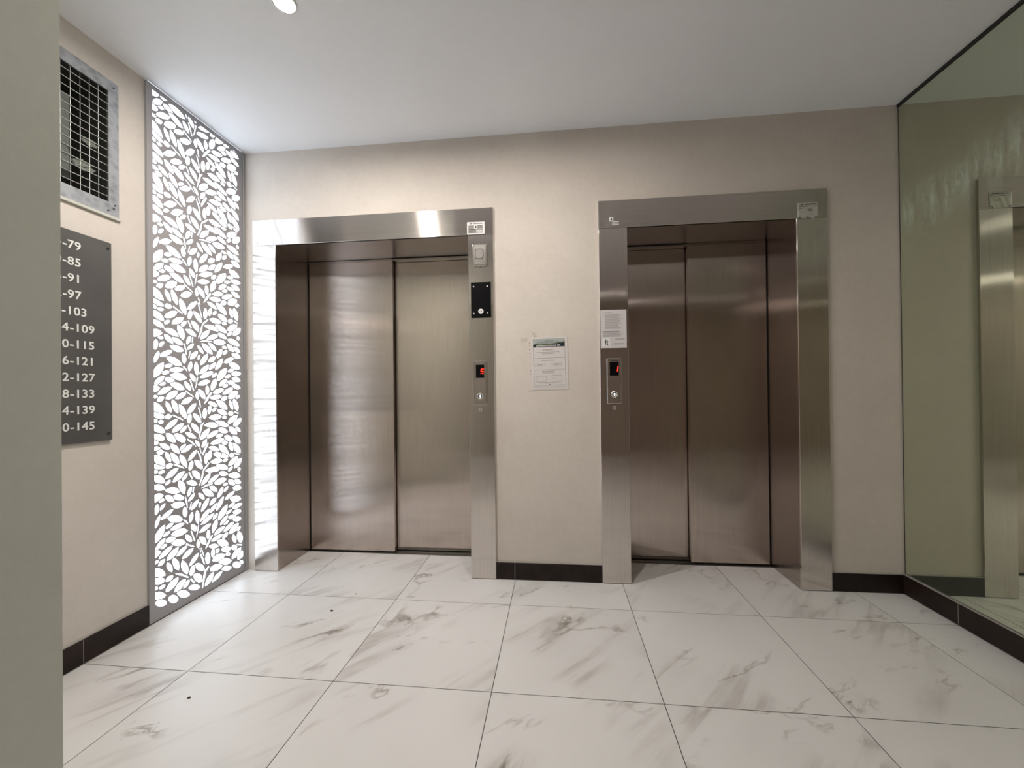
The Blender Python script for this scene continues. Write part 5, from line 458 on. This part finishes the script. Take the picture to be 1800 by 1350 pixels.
# make room in the wall for the pockets of the leaves
def pocket(E): pass
elevator('elevator', 'wide stainless steel lift entrance beside the lit leaf screen, left leaf in front', E1, 'left', .338, .3185)
elevator('elevator', 'narrower dim stainless steel lift entrance nearer the mirror, right leaf in front', E2, 'right', .308, .2925)

# ------------------------------------------------------------------ lit leaf screen
def leaf_screen():
    r = empty('light_panel', (.139, -.0345, 0))
    tag(r, 'tall backlit grey metal screen with cut-out vine leaves on left wall', 'light panel')
    from mathutils.geometry import delaunay_2d_cdt
    loops = [[(-.333, .004), (.250, .004), (.250, 2.566), (-.333, 2.566)]]
    for tok in LEAVES.split(';'):
        v = [int(t) for t in tok.split()]; q = []
        for i in range(0, len(v), 2):
            p = (v[i]/1000, v[i+1]/1000)
            if not q or q[-1] != p: q.append(p)
        if q[0] == q[-1]: q.pop()
        if len(q) > 2: loops.append(q)
    pts = []; faces = []
    for L in loops:
        if sum(a[0]*b[1]-b[0]*a[1] for a, b in zip(L, L[1:]+L[:1])) < 0: L = L[::-1]
        faces.append(list(range(len(pts), len(pts)+len(L)))); pts += [Vector(p) for p in L]
    vo, eo, fo, _, _, of = delaunay_2d_cdt(pts, [], faces, 1, 1e-6)
    bm = bmesh.new(); vs = [bm.verts.new((0, p.x+.0345, p.y)) for p in vo]
    for f, src in zip(fo, of):
        if 0 in src and len(src) == 1: bm.faces.new([vs[k] for k in f])
    for v in [v for v in bm.verts if not v.link_faces]: bm.verts.remove(v)
    bmesh.ops.recalc_face_normals(bm, faces=bm.faces)
    g = bmesh.ops.extrude_face_region(bm, geom=bm.faces[:])
    for v in [e for e in g['geom'] if isinstance(e, bmesh.types.BMVert)]: v.co.x -= .0024
    bmesh.ops.recalc_face_normals(bm, faces=bm.faces)
    me = bpy.data.meshes.new('sheet'); bm.to_mesh(me); bm.free()
    me.materials.clear(); me.materials.append(M_SCREEN); me.name = 'sheet'
    for p in me.polygons: p.material_index = 0
    s = bpy.data.objects.new('sheet', me); COL.objects.link(s); s.parent = r
    box('diffuser', (-.0085, -.0045, -.296, .284, .012, 2.560), M_GLOW, r)['label'] = 'glowing white acrylic sheet behind the cut-outs'
    box('housing', (-.078, -.009, -.298, .302, .003, 2.566), M_FRAME, r)
    Y = .0345
    box('edge_frame', (-.009, .0022, -.3368+Y, -.3335+Y, .001, 2.567), M_FRAME, r)
    box('edge_frame', (-.009, .0060, .2505+Y, .2585+Y, 1.235, 2.567), M_FRAME, r, .0008)
    box('edge_frame', (-.009, .0030, .2590+Y, .2690+Y, 1.235, 2.567), M_FRAME, r, .0008)
    box('edge_frame', (-.009, .0060, .2505+Y, .2605+Y, .001, 1.233), M_FRAME, r, .0008)
    box('edge_frame', (-.009, .0075, .2610+Y, .2690+Y, .001, 1.233), M_FRAME, r, .0008)
    return r
leaf_screen()

# ------------------------------------------------------------------ vent on the left wall
def vent():
    r = empty('vent_grille', (XL, -.745, 2.155)); tag(r, 'galvanised steel vent with wire mesh high on the left wall', 'vent')
    X = .0045; y0, y1, z0, z1 = -.335, .2925, -.297, .293; a0, a1, b0, b1 = VY0+.745+.004, VY1+.745-.004, VZ0-2.155+.004, VZ1-2.155-.004
    for nm, b in (('frame_bar', (0, X, y0, y1, b1, z1)), ('frame_bar', (0, X, y0, y1, z0, b0)), ('frame_bar', (0, X, y0, a0, b0, b1)), ('frame_bar', (0, X, a1, y1, b0, b1))):
        box(nm, b, M_GALV, r, .0006)
    for yy, zz in ((.272, .268), (.270, -.262), (.247, -.278), (.276, -.245)): 
        o = mesh_obj('screw', cyl_x(.0035, X, X+.002, yy, zz), M_RUBBER, r)
    box('ledge_strip', (0, .012, y0, y1+.004, z0-.012, z0-.0005), mat('pale_strip', (.55, .55, .50), .6), r, .0008)
    for k in range(16):
        y = a1-.034-.0332*k
        if y > a0+.01: mesh_obj('wire', cyl_z(.0007, b0-.003, b1+.003, -.002, y), M_WIRE, r)
    for k in range(15):
        z = 2.374-2.155-.0334*k
        if z > b0+.004: mesh_obj('wire', cyl_y(.0014, a0-.003, a1+.003, .0005, z), M_WIRE, r)
    D = -.26
    boxes('duct', [(D, D+.004, a0-.002, a1+.002, b0-.002, b1+.002), (D+.004, -.005, a0-.002, a0, b0-.002, b1+.002), (D+.004, -.005, a1, a1+.002, b0-.002, b1+.002),
        (D+.004, -.005, a0, a1, b0-.002, b0), (D+.004, -.005, a0, a1, b1, b1+.002)], M_DUCT, r)
    box('damper_blade', (-.075, -.071, .100, .165, b0+.06, b1-.08), M_DUCT2, r)
    box('damper_blade', (-.105, -.101, -.02, .05, b0+.03, b1-.03), M_DUCT2, r)
    random.seed(3)
    for (yy, zz, s) in ((.185, -.02, .016), (.160, -.128, .022)):
        bm = bmesh.new(); bmesh.ops.create_icosphere(bm, subdivisions=3, radius=s)
        for v in bm.verts:
            n = v.co.normalized(); v.co *= 1+.5*math.sin(17*n.y+5*n.z)*math.cos(13*n.z+3)+random.uniform(-.12, .12)
            v.co = Vector((-.006+v.co.x*.18, yy+v.co.y*1.5, zz+v.co.z*.8))
        mesh_obj('lint', bm, mat('lint', (.16, .17, .15), .95), r)['label'] = 'clump of grey dust caught on the mesh'
def cyl_gen(rad, a, b, n=8):
    bm = bmesh.new(); A = []; B = []
    for k in range(n):
        t_ = 2*math.pi*k/n; A.append(bm.verts.new((rad*math.cos(t_), rad*math.sin(t_), a))); B.append(bm.verts.new((rad*math.cos(t_), rad*math.sin(t_), b)))
    bm.faces.new(A[::-1]); bm.faces.new(B)
    for k in range(n): bm.faces.new((A[k], A[(k+1) % n], B[(k+1) % n], B[k]))
    return bm
def cyl_z(r, a, b, x, y):
    bm = cyl_gen(r, a, b)
    for v in bm.verts: v.co += Vector((x, y, 0))
    return bm
def cyl_y(r, a, b, x, z):
    bm = cyl_gen(r, a, b)
    for v in bm.verts: v.co = Vector((x+v.co.x, v.co.z, z-v.co.y))
    return bm
def cyl_x(r, a, b, y, z):
    bm = cyl_gen(r, a, b, 12)
    for v in bm.verts: v.co = Vector((v.co.z, y+v.co.x, z+v.co.y))
    return bm
vent()

# ------------------------------------------------------------------ flat number board
def number_board():
    r = empty('number_sign', (XL+.008, -.745, 1.315)); tag(r, 'dark grey metal board of raised white flat numbers under the vent', 'sign')
    y1 = .2545
    box('plate', (0, .003, -.26, y1, -.425, .421), M_SIGN, r, .0008)
    for yy in (.240, -.245):
        for zz in (.394, -.396):
            mesh_obj('standoff', cyl_x(.009, -.008, -.0002, yy, zz), M_CHROME, r)
            mesh_obj('screw', cyl_x(.0055, .0032, .0058, yy, zz), M_RUBBER, r)
    rows = ['74-79', '80-85', '86-91', '92-97', '98-103', '104-109', '110-115', '116-121', '122-127', '128-133', '134-139', '140-145']
    for k, s in enumerate(rows):
        a, b = s.split('-'); z = 1.664-.0657*k-1.315; yd = -.649 if len(a) == 2 else -.6265
        if k == 4: yd = -.653
        L = text_obj('number', '-'+b, .0455, M_WHITE, r, facing_right(.0038, yd+.745-.0175, z), 'LEFT', .0006, .0006, 1.06)
        text_obj('number', a, .0455, M_WHITE, r, facing_right(.0038, yd+.745-.0200, z), 'RIGHT', .0006, .0006, 1.06)
number_board()

# ------------------------------------------------------------------ fittings on the lift frames
def seg_digit(ch, cx, cz, w, h, parent):
    t_ = w*.24; segs = dict(a=(cx-w/2, cx+w/2, cz+h/2-t_, cz+h/2), g=(cx-w/2, cx+w/2, cz-t_/2, cz+t_/2), d=(cx-w/2, cx+w/2, cz-h/2, cz-h/2+t_),
        f=(cx-w/2, cx-w/2+t_, cz+t_*.2, cz+h/2-t_*.2), b=(cx+w/2-t_, cx+w/2, cz+t_*.2, cz+h/2-t_*.2), e=(cx-w/2, cx-w/2+t_, cz-h/2+t_*.2, cz-t_*.2), c=(cx+w/2-t_, cx+w/2, cz-h/2+t_*.2, cz-t_*.2))
    use = {'5': 'afgcd', '1': 'bc'}[ch]; bm = bmesh.new(); sl = .12
    for k in use:
        x0, x1, z0, z1 = segs[k]
        vs = [bm.verts.new((x+(z-cz)*sl, y, z)) for y in (-.0012, -.0002) for x, z in ((x0, z0), (x1, z0), (x1, z1), (x0, z1))]
        for f in ((0, 1, 2, 3), (4, 7, 6, 5), (0, 4, 5, 1), (1, 5, 6, 2), (2, 6, 7, 3), (3, 7, 4, 0)): bm.faces.new([vs[i] for i in f])
    bmesh.ops.recalc_face_normals(bm, faces=bm.faces)
    return mesh_obj('digit', bm, M_RED, parent)
def call_panel(label, x, z, digit, maker_line):
    r = on_wall('call_panel', x, 0, z); tag(r, label, 'lift button')
    w, h = .040, .1275
    pl = prism('faceplate', rrect(-w, w, -h, h, .007), -.0065, .0004, M_CHROME, r)
    bv = pl.modifiers.new('bevel', 'BEVEL'); bv.width = .0022; bv.segments = 3; bv.limit_method = 'ANGLE'
    prism('face_panel', rrect(-w+.010, w-.008, -h+.008, h-.008, .003), -.0076, -.0066, M_PLATE, r)
    d = prism('display', rrect(-.0245, .0245, h-.098, h-.022, .0015), -.0086, -.0078, M_BLACK, r)
    d['label'] = 'black display window with red number'
    o = seg_digit(digit, .0125, h-.060, .0165, .031, d); o.location = (0, -.0087, 0)
    bz = -h+.052
    bt = ring('button', 0, bz, .0125, .0185, -.0105, -.0077, M_CHROME, r)
    prism('button_cap', circle(0, bz, .0122), -.0092, -.0077, M_BLACK, bt)
    prism('arrow', [(0, bz+.0085), (.0080, bz), (.0036, bz), (.0036, bz-.0075), (-.0036, bz-.0075), (-.0036, bz), (-.0080, bz)], -.0098, -.0093, M_BTN, bt)['label'] = 'white up arrow'
    if maker_line:
        boxes('print_line', [(-.020, -.008, -.0080, -.0077, h-.0175, h-.0115), (-.006, .020, -.0080, -.0077, h-.0175, h-.0115)], M_INK, r)
    return r
call_panel('steel lift call plate showing a red 5 beside the wide lift', 1.609, 1.1305, '5', False)
call_panel('steel lift call plate showing a red 1 beside the dim lift', 2.367, 1.133, '1', True)
def key_switch(label, x, z):
    r = on_wall('key_switch', x, 0, z); tag(r, label, 'key switch')
    ring('collar', 0, 0, .0065, .0105, -.005, .0004, M_CHROME, r, 24); prism('barrel', circle(0, 0, .0064, 20), -.0035, .0004, M_CHROME, r)
    box('key_slot', (-.0012, .0012, -.0042, -.0036, -.0045, .0045), M_INK, r)
key_switch('small round key switch on the wide lift right jamb', 1.609, .977)
key_switch('small round key switch on the dim lift left jamb', 2.367, .982)

def lamp_box():
    r = on_wall('indicator_box', 1.6135, 0, 1.868); tag(r, 'small steel box with rounded window at top of the wide lift right jamb', 'indicator')
    o = prism('box_cover', rrect(-.041, .041, -.063, .063, .006), -.016, .0004, M_CHROME, r); bv = o.modifiers.new('bevel', 'BEVEL'); bv.width = .003; bv.segments = 3; bv.limit_method = 'ANGLE'
    prism('face_panel', rrect(-.030, .033, -.056, .056, .003), -.0172, -.0162, M_PLATE, r)
    prism('gasket', rrect(-.024, .024, -.024, .034, .014), -.0182, -.0174, M_RUBBER, r)
    prism('window', rrect(-.021, .021, -.021, .031, .012), -.0190, -.0183, mat('dull_window', (.30, .28, .27), .4, .6), r)
    box('lock_tab', (-.004, .004, -.012, -.004, -.068, -.0632), M_CHROME, r)
lamp_box()
def intercom():
    r = on_wall('intercom', 1.6175, 0, 1.6105); tag(r, 'black glass intercom plate with a round white button on the wide lift jamb', 'intercom')
    prism('glass_plate', rrect(-.0575, .0575, -.1025, .1025, .001, 1), -.005, .0004, M_BLACK, r)
    for x in (-.042, .038):
        for z in (.078, -.077): prism('screw', circle(x, z, .0040, 14), -.0066, -.0052, M_WHITE, r)
    bt = prism('button', circle(0, -.066, .0150, 28), -.0075, -.0052, M_WHITE, r)
    boxes('figure_mark', [(-.006, -.0035, -.0081, -.0076, -.072, -.060), (-.001, .001, -.0081, -.0076, -.075, -.064), (.003, .006, -.0081, -.0076, -.070, -.061)], M_INKG, bt)
intercom()

def drop(cx, cz, h): return [(cx+h*.30*math.sin(a)*(1-math.cos(a)*.0+.25*math.cos(math.pi-a)), cz-h*.5*math.cos(math.pi-a)*1.0) for a in [2*math.pi*k/16 for k in range(16)]]
def sticker_left():
    r = on_wall('sticker', 1.5915, 0, 2.0295); tag(r, 'white bordered sticker at the right end of the wide lift header', 'sticker')
    y = -.0007
    box('backing', (-.0515, .0515, y, -.0001, -.0355, .0355), M_WHITE, r)
    boxes('print_line', [(-.036, -.022, y-.0003, y-.00005, .0235, .0275), (-.017, .040, y-.0003, y-.00005, .0240, .0278)], M_INK, r)
    box('print_block', (-.044, .040, y-.0003, y-.00005, -.029, .0165), M_GREYPRINT, r)
    box('icon_square', (-.010, .009, y-.0006, y-.00035, -.0035, .0165), M_WHITE, r)
    prism('flame_mark', drop(0, .0065, .0150), y-.0009, y-.00065, M_INK, r)
    boxes('white_print_line', [(.002, .037, y-.0006, y-.00035, z, z+.0038) for z in (-.008, -.0165, -.0245)], M_WHITE, r)
    boxes('dark_print_line', [(-.041, -.004, y-.0006, y-.00035, z, z+.0022) for z in (-.0095, -.0175, -.0262)], M_INK, r)
sticker_left()
def decal():
    r = on_wall('decal', 2.362, 0, 2.026); tag(r, 'small white icon and line print at left end of the dim lift header', 'sticker')
    box('icon_square', (-.0110, .0105, -.0007, -.0001, .0020, .0245), M_WHITE, r); prism('flame_mark', drop(0, .0130, .0150), -.0010, -.00075, M_INK, r)
    boxes('white_print_line', [(.0035, .0405, -.0007, -.0001, z, z+.0040) for z in (-.0040, -.0130, -.0205)], M_WHITE, r)
    boxes('dark_print_line', [(-.040, -.0070, -.0007, -.0001, z, z+.0025) for z in (-.0050, -.0115, -.0200)], M_INKG, r)
decal()
def sticker_right():
    r = on_wall('sticker', 3.392, 0, 2.0340); tag(r, 'crumpled white rules sticker at the right end of the dim lift header', 'sticker')
    bm = bmesh.new(); n = 14; G = []
    for i in range(n+1):
        row = []
        for k in range(n+1):
            x = -.052+.104*i/n; lo = -.041+.006*math.sin(i*1.1)-.003*math.cos(i*2.3); z = lo+(.0385-lo)*k/n
            row.append(bm.verts.new((x, -.0012-.0010*math.sin(i*1.7+k*.9)*math.cos(k*1.3), z)))
        G.append(row)
    for i in range(n):
        for k in range(n): bm.faces.new((G[i][k], G[i+1][k], G[i+1][k+1], G[i][k+1]))
    o = mesh_obj('backing', bm, mat('dull_sticker', (.52, .50, .46), .4), r, True); s = o.modifiers.new('solid', 'SOLIDIFY'); s.thickness = .0003
    boxes('print_line', [(-.036, -.024, -.0027, -.0024, .0265, .0310), (-.018, .038, -.0027, -.0024, .0270, .0315), (-.046, .004, -.0027, -.0024, .0175, .0200), (-.044, -.03, -.0027, -.0024, .0080, .0098),
        (-.002, .020, -.0027, -.0024, .0010, .0035), (.004, .022, -.0027, -.0024, -.0070, -.0045), (.038, .043, -.0027, -.0024, .0185, .0230), (.020, .023, -.0027, -.0024, .013, .018)], M_INK, r)
sticker_right()
def rules_sheet():
    r = on_wall('paper_notice', 2.3665, 0, 1.424); tag(r, 'lilac-grey printed rules sheet stuck above the plate showing 1', 'paper notice')
    W, Hh = .0715, .107
    box('sheet', (-W, W, -.0006, -.0001, -Hh, Hh), M_PAPER, r); y0, y1 = -.0009, -.00065
    box('heading_print', (-.062, -.012, y0, y1, .0885, .0915), M_INKG, r); box('heading_print', (-.062, .034, y0, y1, -.0150, -.0122), M_INKG, r)
    random.seed(8); L = []; z = .082
    while z > -.002: L.append((-.048, .030+random.uniform(-.006, .022), y0, y1, z-.0012, z)); z -= .0040
    z = -.0185
    while z > -.045: L.append((-.058, .040+random.uniform(-.012, .012), y0, y1, z-.0012, z)); z -= .0038
    for z in (-.054, -.058, -.062): L.append((.000+random.uniform(0, .02), .060, y0, y1, z-.0014, z))
    for z in (-.0805, -.085): L.append((-.002, .060, y0, y1, z-.0018, z))
    boxes('body_print', L, M_GREYPRINT, r)
    box('pictogram_square', (-.062, -.020, -.0010, -.0007, -.098, -.052), M_WHITE, r)
    p = [(-.049, -.092), (-.045, -.084), (-.0475, -.074), (-.0535, -.0735), (-.0535, -.0715), (-.0475, -.0705), (-.0465, -.060), (-.0445, -.0565), (-.0415, -.0590), (-.0415, -.072), (-.0420, -.084), (-.0455, -.0935)]
    prism('standing_figure', p, -.0014, -.0011, M_INK, r)
    p = [(-.0385, -.092), (-.0375, -.086), (-.036, -.080), (-.0395, -.0730), (-.0370, -.0655), (-.0345, -.0628), (-.0325, -.0660), (-.0325, -.0710), (-.0265, -.0720), (-.0325, -.0745), (-.0325, -.086), (-.0275, -.0905), (-.0275, -.0930)]
    prism('seated_figure', p, -.0014, -.0011, M_INK, r)
rules_sheet()

def notice():
    r = on_wall('notice', 2.0010, .0145, 1.2405); tag(r, 'punched plastic sleeve with printed notice on the wall between lifts', 'paper notice')
    r.rotation_euler = (0, math.radians(-1.1), WR)
    W, Hh = .1105, .1510
    # sleeve with its punched strip on the left
    bm = bmesh.new(); add_box(bm, -W-.004, W+.002, -.0011, -.0002, -Hh-.003, Hh+.001); mesh_obj('sleeve', bm, M_SLEEVE, r)
    for k, z in enumerate((.118, .105, .080, .056, .037, -.002, -.041, -.060)):
        prism('punch_hole', circle(-W+.006, z, .0030, 12), -.0014, -.0012, mat('hole_shadow', (.26, .20, .16), .8), r)
    box('sheet', (-W+.016, W-.001, -.0017, -.00125, -Hh+.002, Hh-.004), M_PAPER2, r)
    y0, y1 = -.0020, -.0018
    a, b, t_, bo = -W+.026, W-.014, Hh-.012, -Hh+.014
    boxes('border_print', [(a, a+.0015, y0, y1, bo, t_), (b-.0015, b, y0, y1, bo, t_), (a, b, y0, y1, bo, bo+.0015), (a, b, y0, y1, t_-.0012, t_), (a, b, y0, y1, .028, .0295), (a, b, y0, y1, -.039, -.0375)], M_GREYPRINT, r)
    ph = box('picture_print', (a+.0005, b-.0005, y0-.0002, y1, t_-.040, t_-.0013), mat('pale_picture', (.42, .46, .44), .5), r)
    random.seed(5); B = []
    for k in range(26):
        x = a+.022+k*.0060; hh = .012+.012*math.exp(-((k-12)/6)**2)+random.uniform(-.004, .004); B.append((x, x+.0038, y0-.0005, y0-.00025, t_-.030, t_-.030+hh))
    boxes('tower_block_print', B, mat('grey_picture', (.24, .27, .27), .5), r)
    hedge = [(a+.001, t_-.030), (a+.02, t_-.027), (a+.04, t_-.031), (a+.07, t_-.029), (a+.10, t_-.031), (a+.13, t_-.025), (b-.03, t_-.020), (b-.014, t_-.022), (b-.001, t_-.014), (b-.001, t_-.036), (a+.001, t_-.036)]
    prism('hedge_print', hedge, y0-.0008, y0-.00055, mat('green_print', (.10, .13, .035), .6), r)
    hedge = [(x, z-.005) for x, z in hedge[:9]]+[(b-.001, t_-.0455), (a+.001, t_-.0455)]
    prism('banner', hedge, y0-.0012, y0-.0009, M_NAVY, r)
    text_obj('banner_text', 'Днепропетровская 18А', .0118, M_WHITE, r, facing_front(0.002, y0-.0014, t_-.0425), 'CENTER', .0001, .0004, 1.05)
    def line(x0, x1, z, h): return (x0, x1, y0, y1, z, z+h)
    L = []; random.seed(11)
    def words(cx, w, z, h):
        x = cx-w/2
        while x < cx+w/2: ww = random.uniform(.006, .018); L.append(line(x, min(x+ww, cx+w/2), z, h)); x += ww+.0016
    words(.0, .062, .0735, .0036); words(0, .130, .0605, .0022); words(0, .068, .0520, .0022); words(0, .074, .0135, .0028)
    words(0, .074, -.0475, .0026); words(0, .062, -.0570, .0022); words(.004, .130, -.1125, .0020); words(.004, .062, -.1165, .0020); words(-.040, .074, -.1290, .0016); words(.052, .074, -.1265, .0016)
    words(-.047, .024, -.0125, .003); words(.047, .024, -.0105, .003); words(-.060, .014, -.0910, .002); words(.030, .010, -.0890, .002)
    boxes('body_print', L, M_GREYPRINT, r)
    def frame(x0, x1, z0, z1, q=.0010): return [(x0, x1, y0, y1, z0, z0+q), (x0, x1, y0, y1, z1-q, z1), (x0, x0+q, y0, y1, z0, z1), (x1-q, x1, y0, y1, z0, z1)]
    for fr in ((-.075, -.018, -.0165, -.005), (.020, .075, -.0145, -.003)): boxes('button_print', frame(*fr), M_INKG, r)
    for fr in ((-.073, -.014, -.107, -.073), (.018, .074, -.104, -.070)): boxes('box_print', frame(*fr), M_INKG, r)
    prism('dot_mark', circle(.006, -.1245, .0035, 14), -.0024, -.0021, M_INK, r)
    o = prism('tape', [(-W-.045, Hh-.006), (-W-.003, Hh-.001), (-W+.004, Hh-.018), (-W-.040, Hh-.030)], -.0004, -.0001, M_TAPE, r)
    o = prism('tape', [(-W+.020, Hh+.024), (-W+.036, Hh+.031), (-W+.048, Hh+.006), (-W+.036, Hh-.002)], -.0016, -.0013, M_TAPE, r)
    prism('pin', circle(.002, Hh-.001, .0035, 14), -.006, -.0018, M_WHITE, r)
notice()

# ------------------------------------------------------------------ ceiling lights
def downlight(label, x, y, m, rad=.045, group=None):
    r = empty('downlight', (x, y, H)); tag(r, label, 'ceiling light', group)
    bm = bmesh.new(); n = 36; L = []
    for rr, z in ((rad+.013, 0), (rad+.013, -.003), (rad+.010, -.005), (rad+.001, -.005), (rad, -.001)):
        L.append([bm.verts.new((rr*math.cos(2*math.pi*k/n), rr*math.sin(2*math.pi*k/n), z)) for k in range(n)])
    for A, B in zip(L, L[1:]):
        for k in range(n): bm.faces.new((A[k], A[(k+1) % n], B[(k+1) % n], B[k]))
    bmesh.ops.recalc_face_normals(bm, faces=bm.faces); mesh_obj('trim_ring', bm, M_RIM, r, True)
    bm = bmesh.new(); bmesh.ops.create_circle(bm, cap_ends=True, radius=rad-.0006, segments=36)
    for v in bm.verts: v.co.z = -.0022
    bmesh.ops.recalc_face_normals(bm, faces=bm.faces)
    for f in bm.faces:
        if f.normal.z > 0: f.normal_flip()
    mesh_obj('lens', bm, m, r)
downlight('glaring round ceiling downlight at the top edge, toward the leaf screen', 1.03, -.605, M_LAMP, .032)
downlight('round ceiling downlight at the top edge, above the notice', 2.00, -.605, M_LAMP1B, .032)
for k, (x, y, rd) in enumerate(((-.6, -2.2, .11), (-.6, -3.4, .11), (2.9, -3.7, .035))):  # first two are added, unseen fill lamps; the third gives the jamb streak
    downlight(['round corridor downlight behind the entrance wall, nearer one', 'round corridor downlight behind the entrance wall, farther one', 'small round corridor downlight by the rear wall, mirror side'][k], x, y, M_LAMP2, rd, 'corridor downlights')

# ------------------------------------------------------------------ crumbs on the tiles
random.seed(9)
for k, (x, y, s, lb) in enumerate(((.924, -.137, .0075, 'black crumb on the tile in front of the wide lift'), (.732, -.728, .0060, 'brown crumb on the tiles at lower left'), (.962, .037, .0040, 'tiny dark crumb beside the joint before the wide lift'))):
    bm = bmesh.new(); bmesh.ops.create_icosphere(bm, subdivisions=2, radius=s)
    for v in bm.verts: v.co = Vector((v.co.x*1.1, v.co.y*.7, max(0, v.co.z*.4+s*.25)))*random.uniform(.85, 1.1)
    o = mesh_obj('crumb', bm, mat('crumb', (.03, .022, .018), .8)); o.location = (x, y, .0002); tag(o, lb, 'crumb')
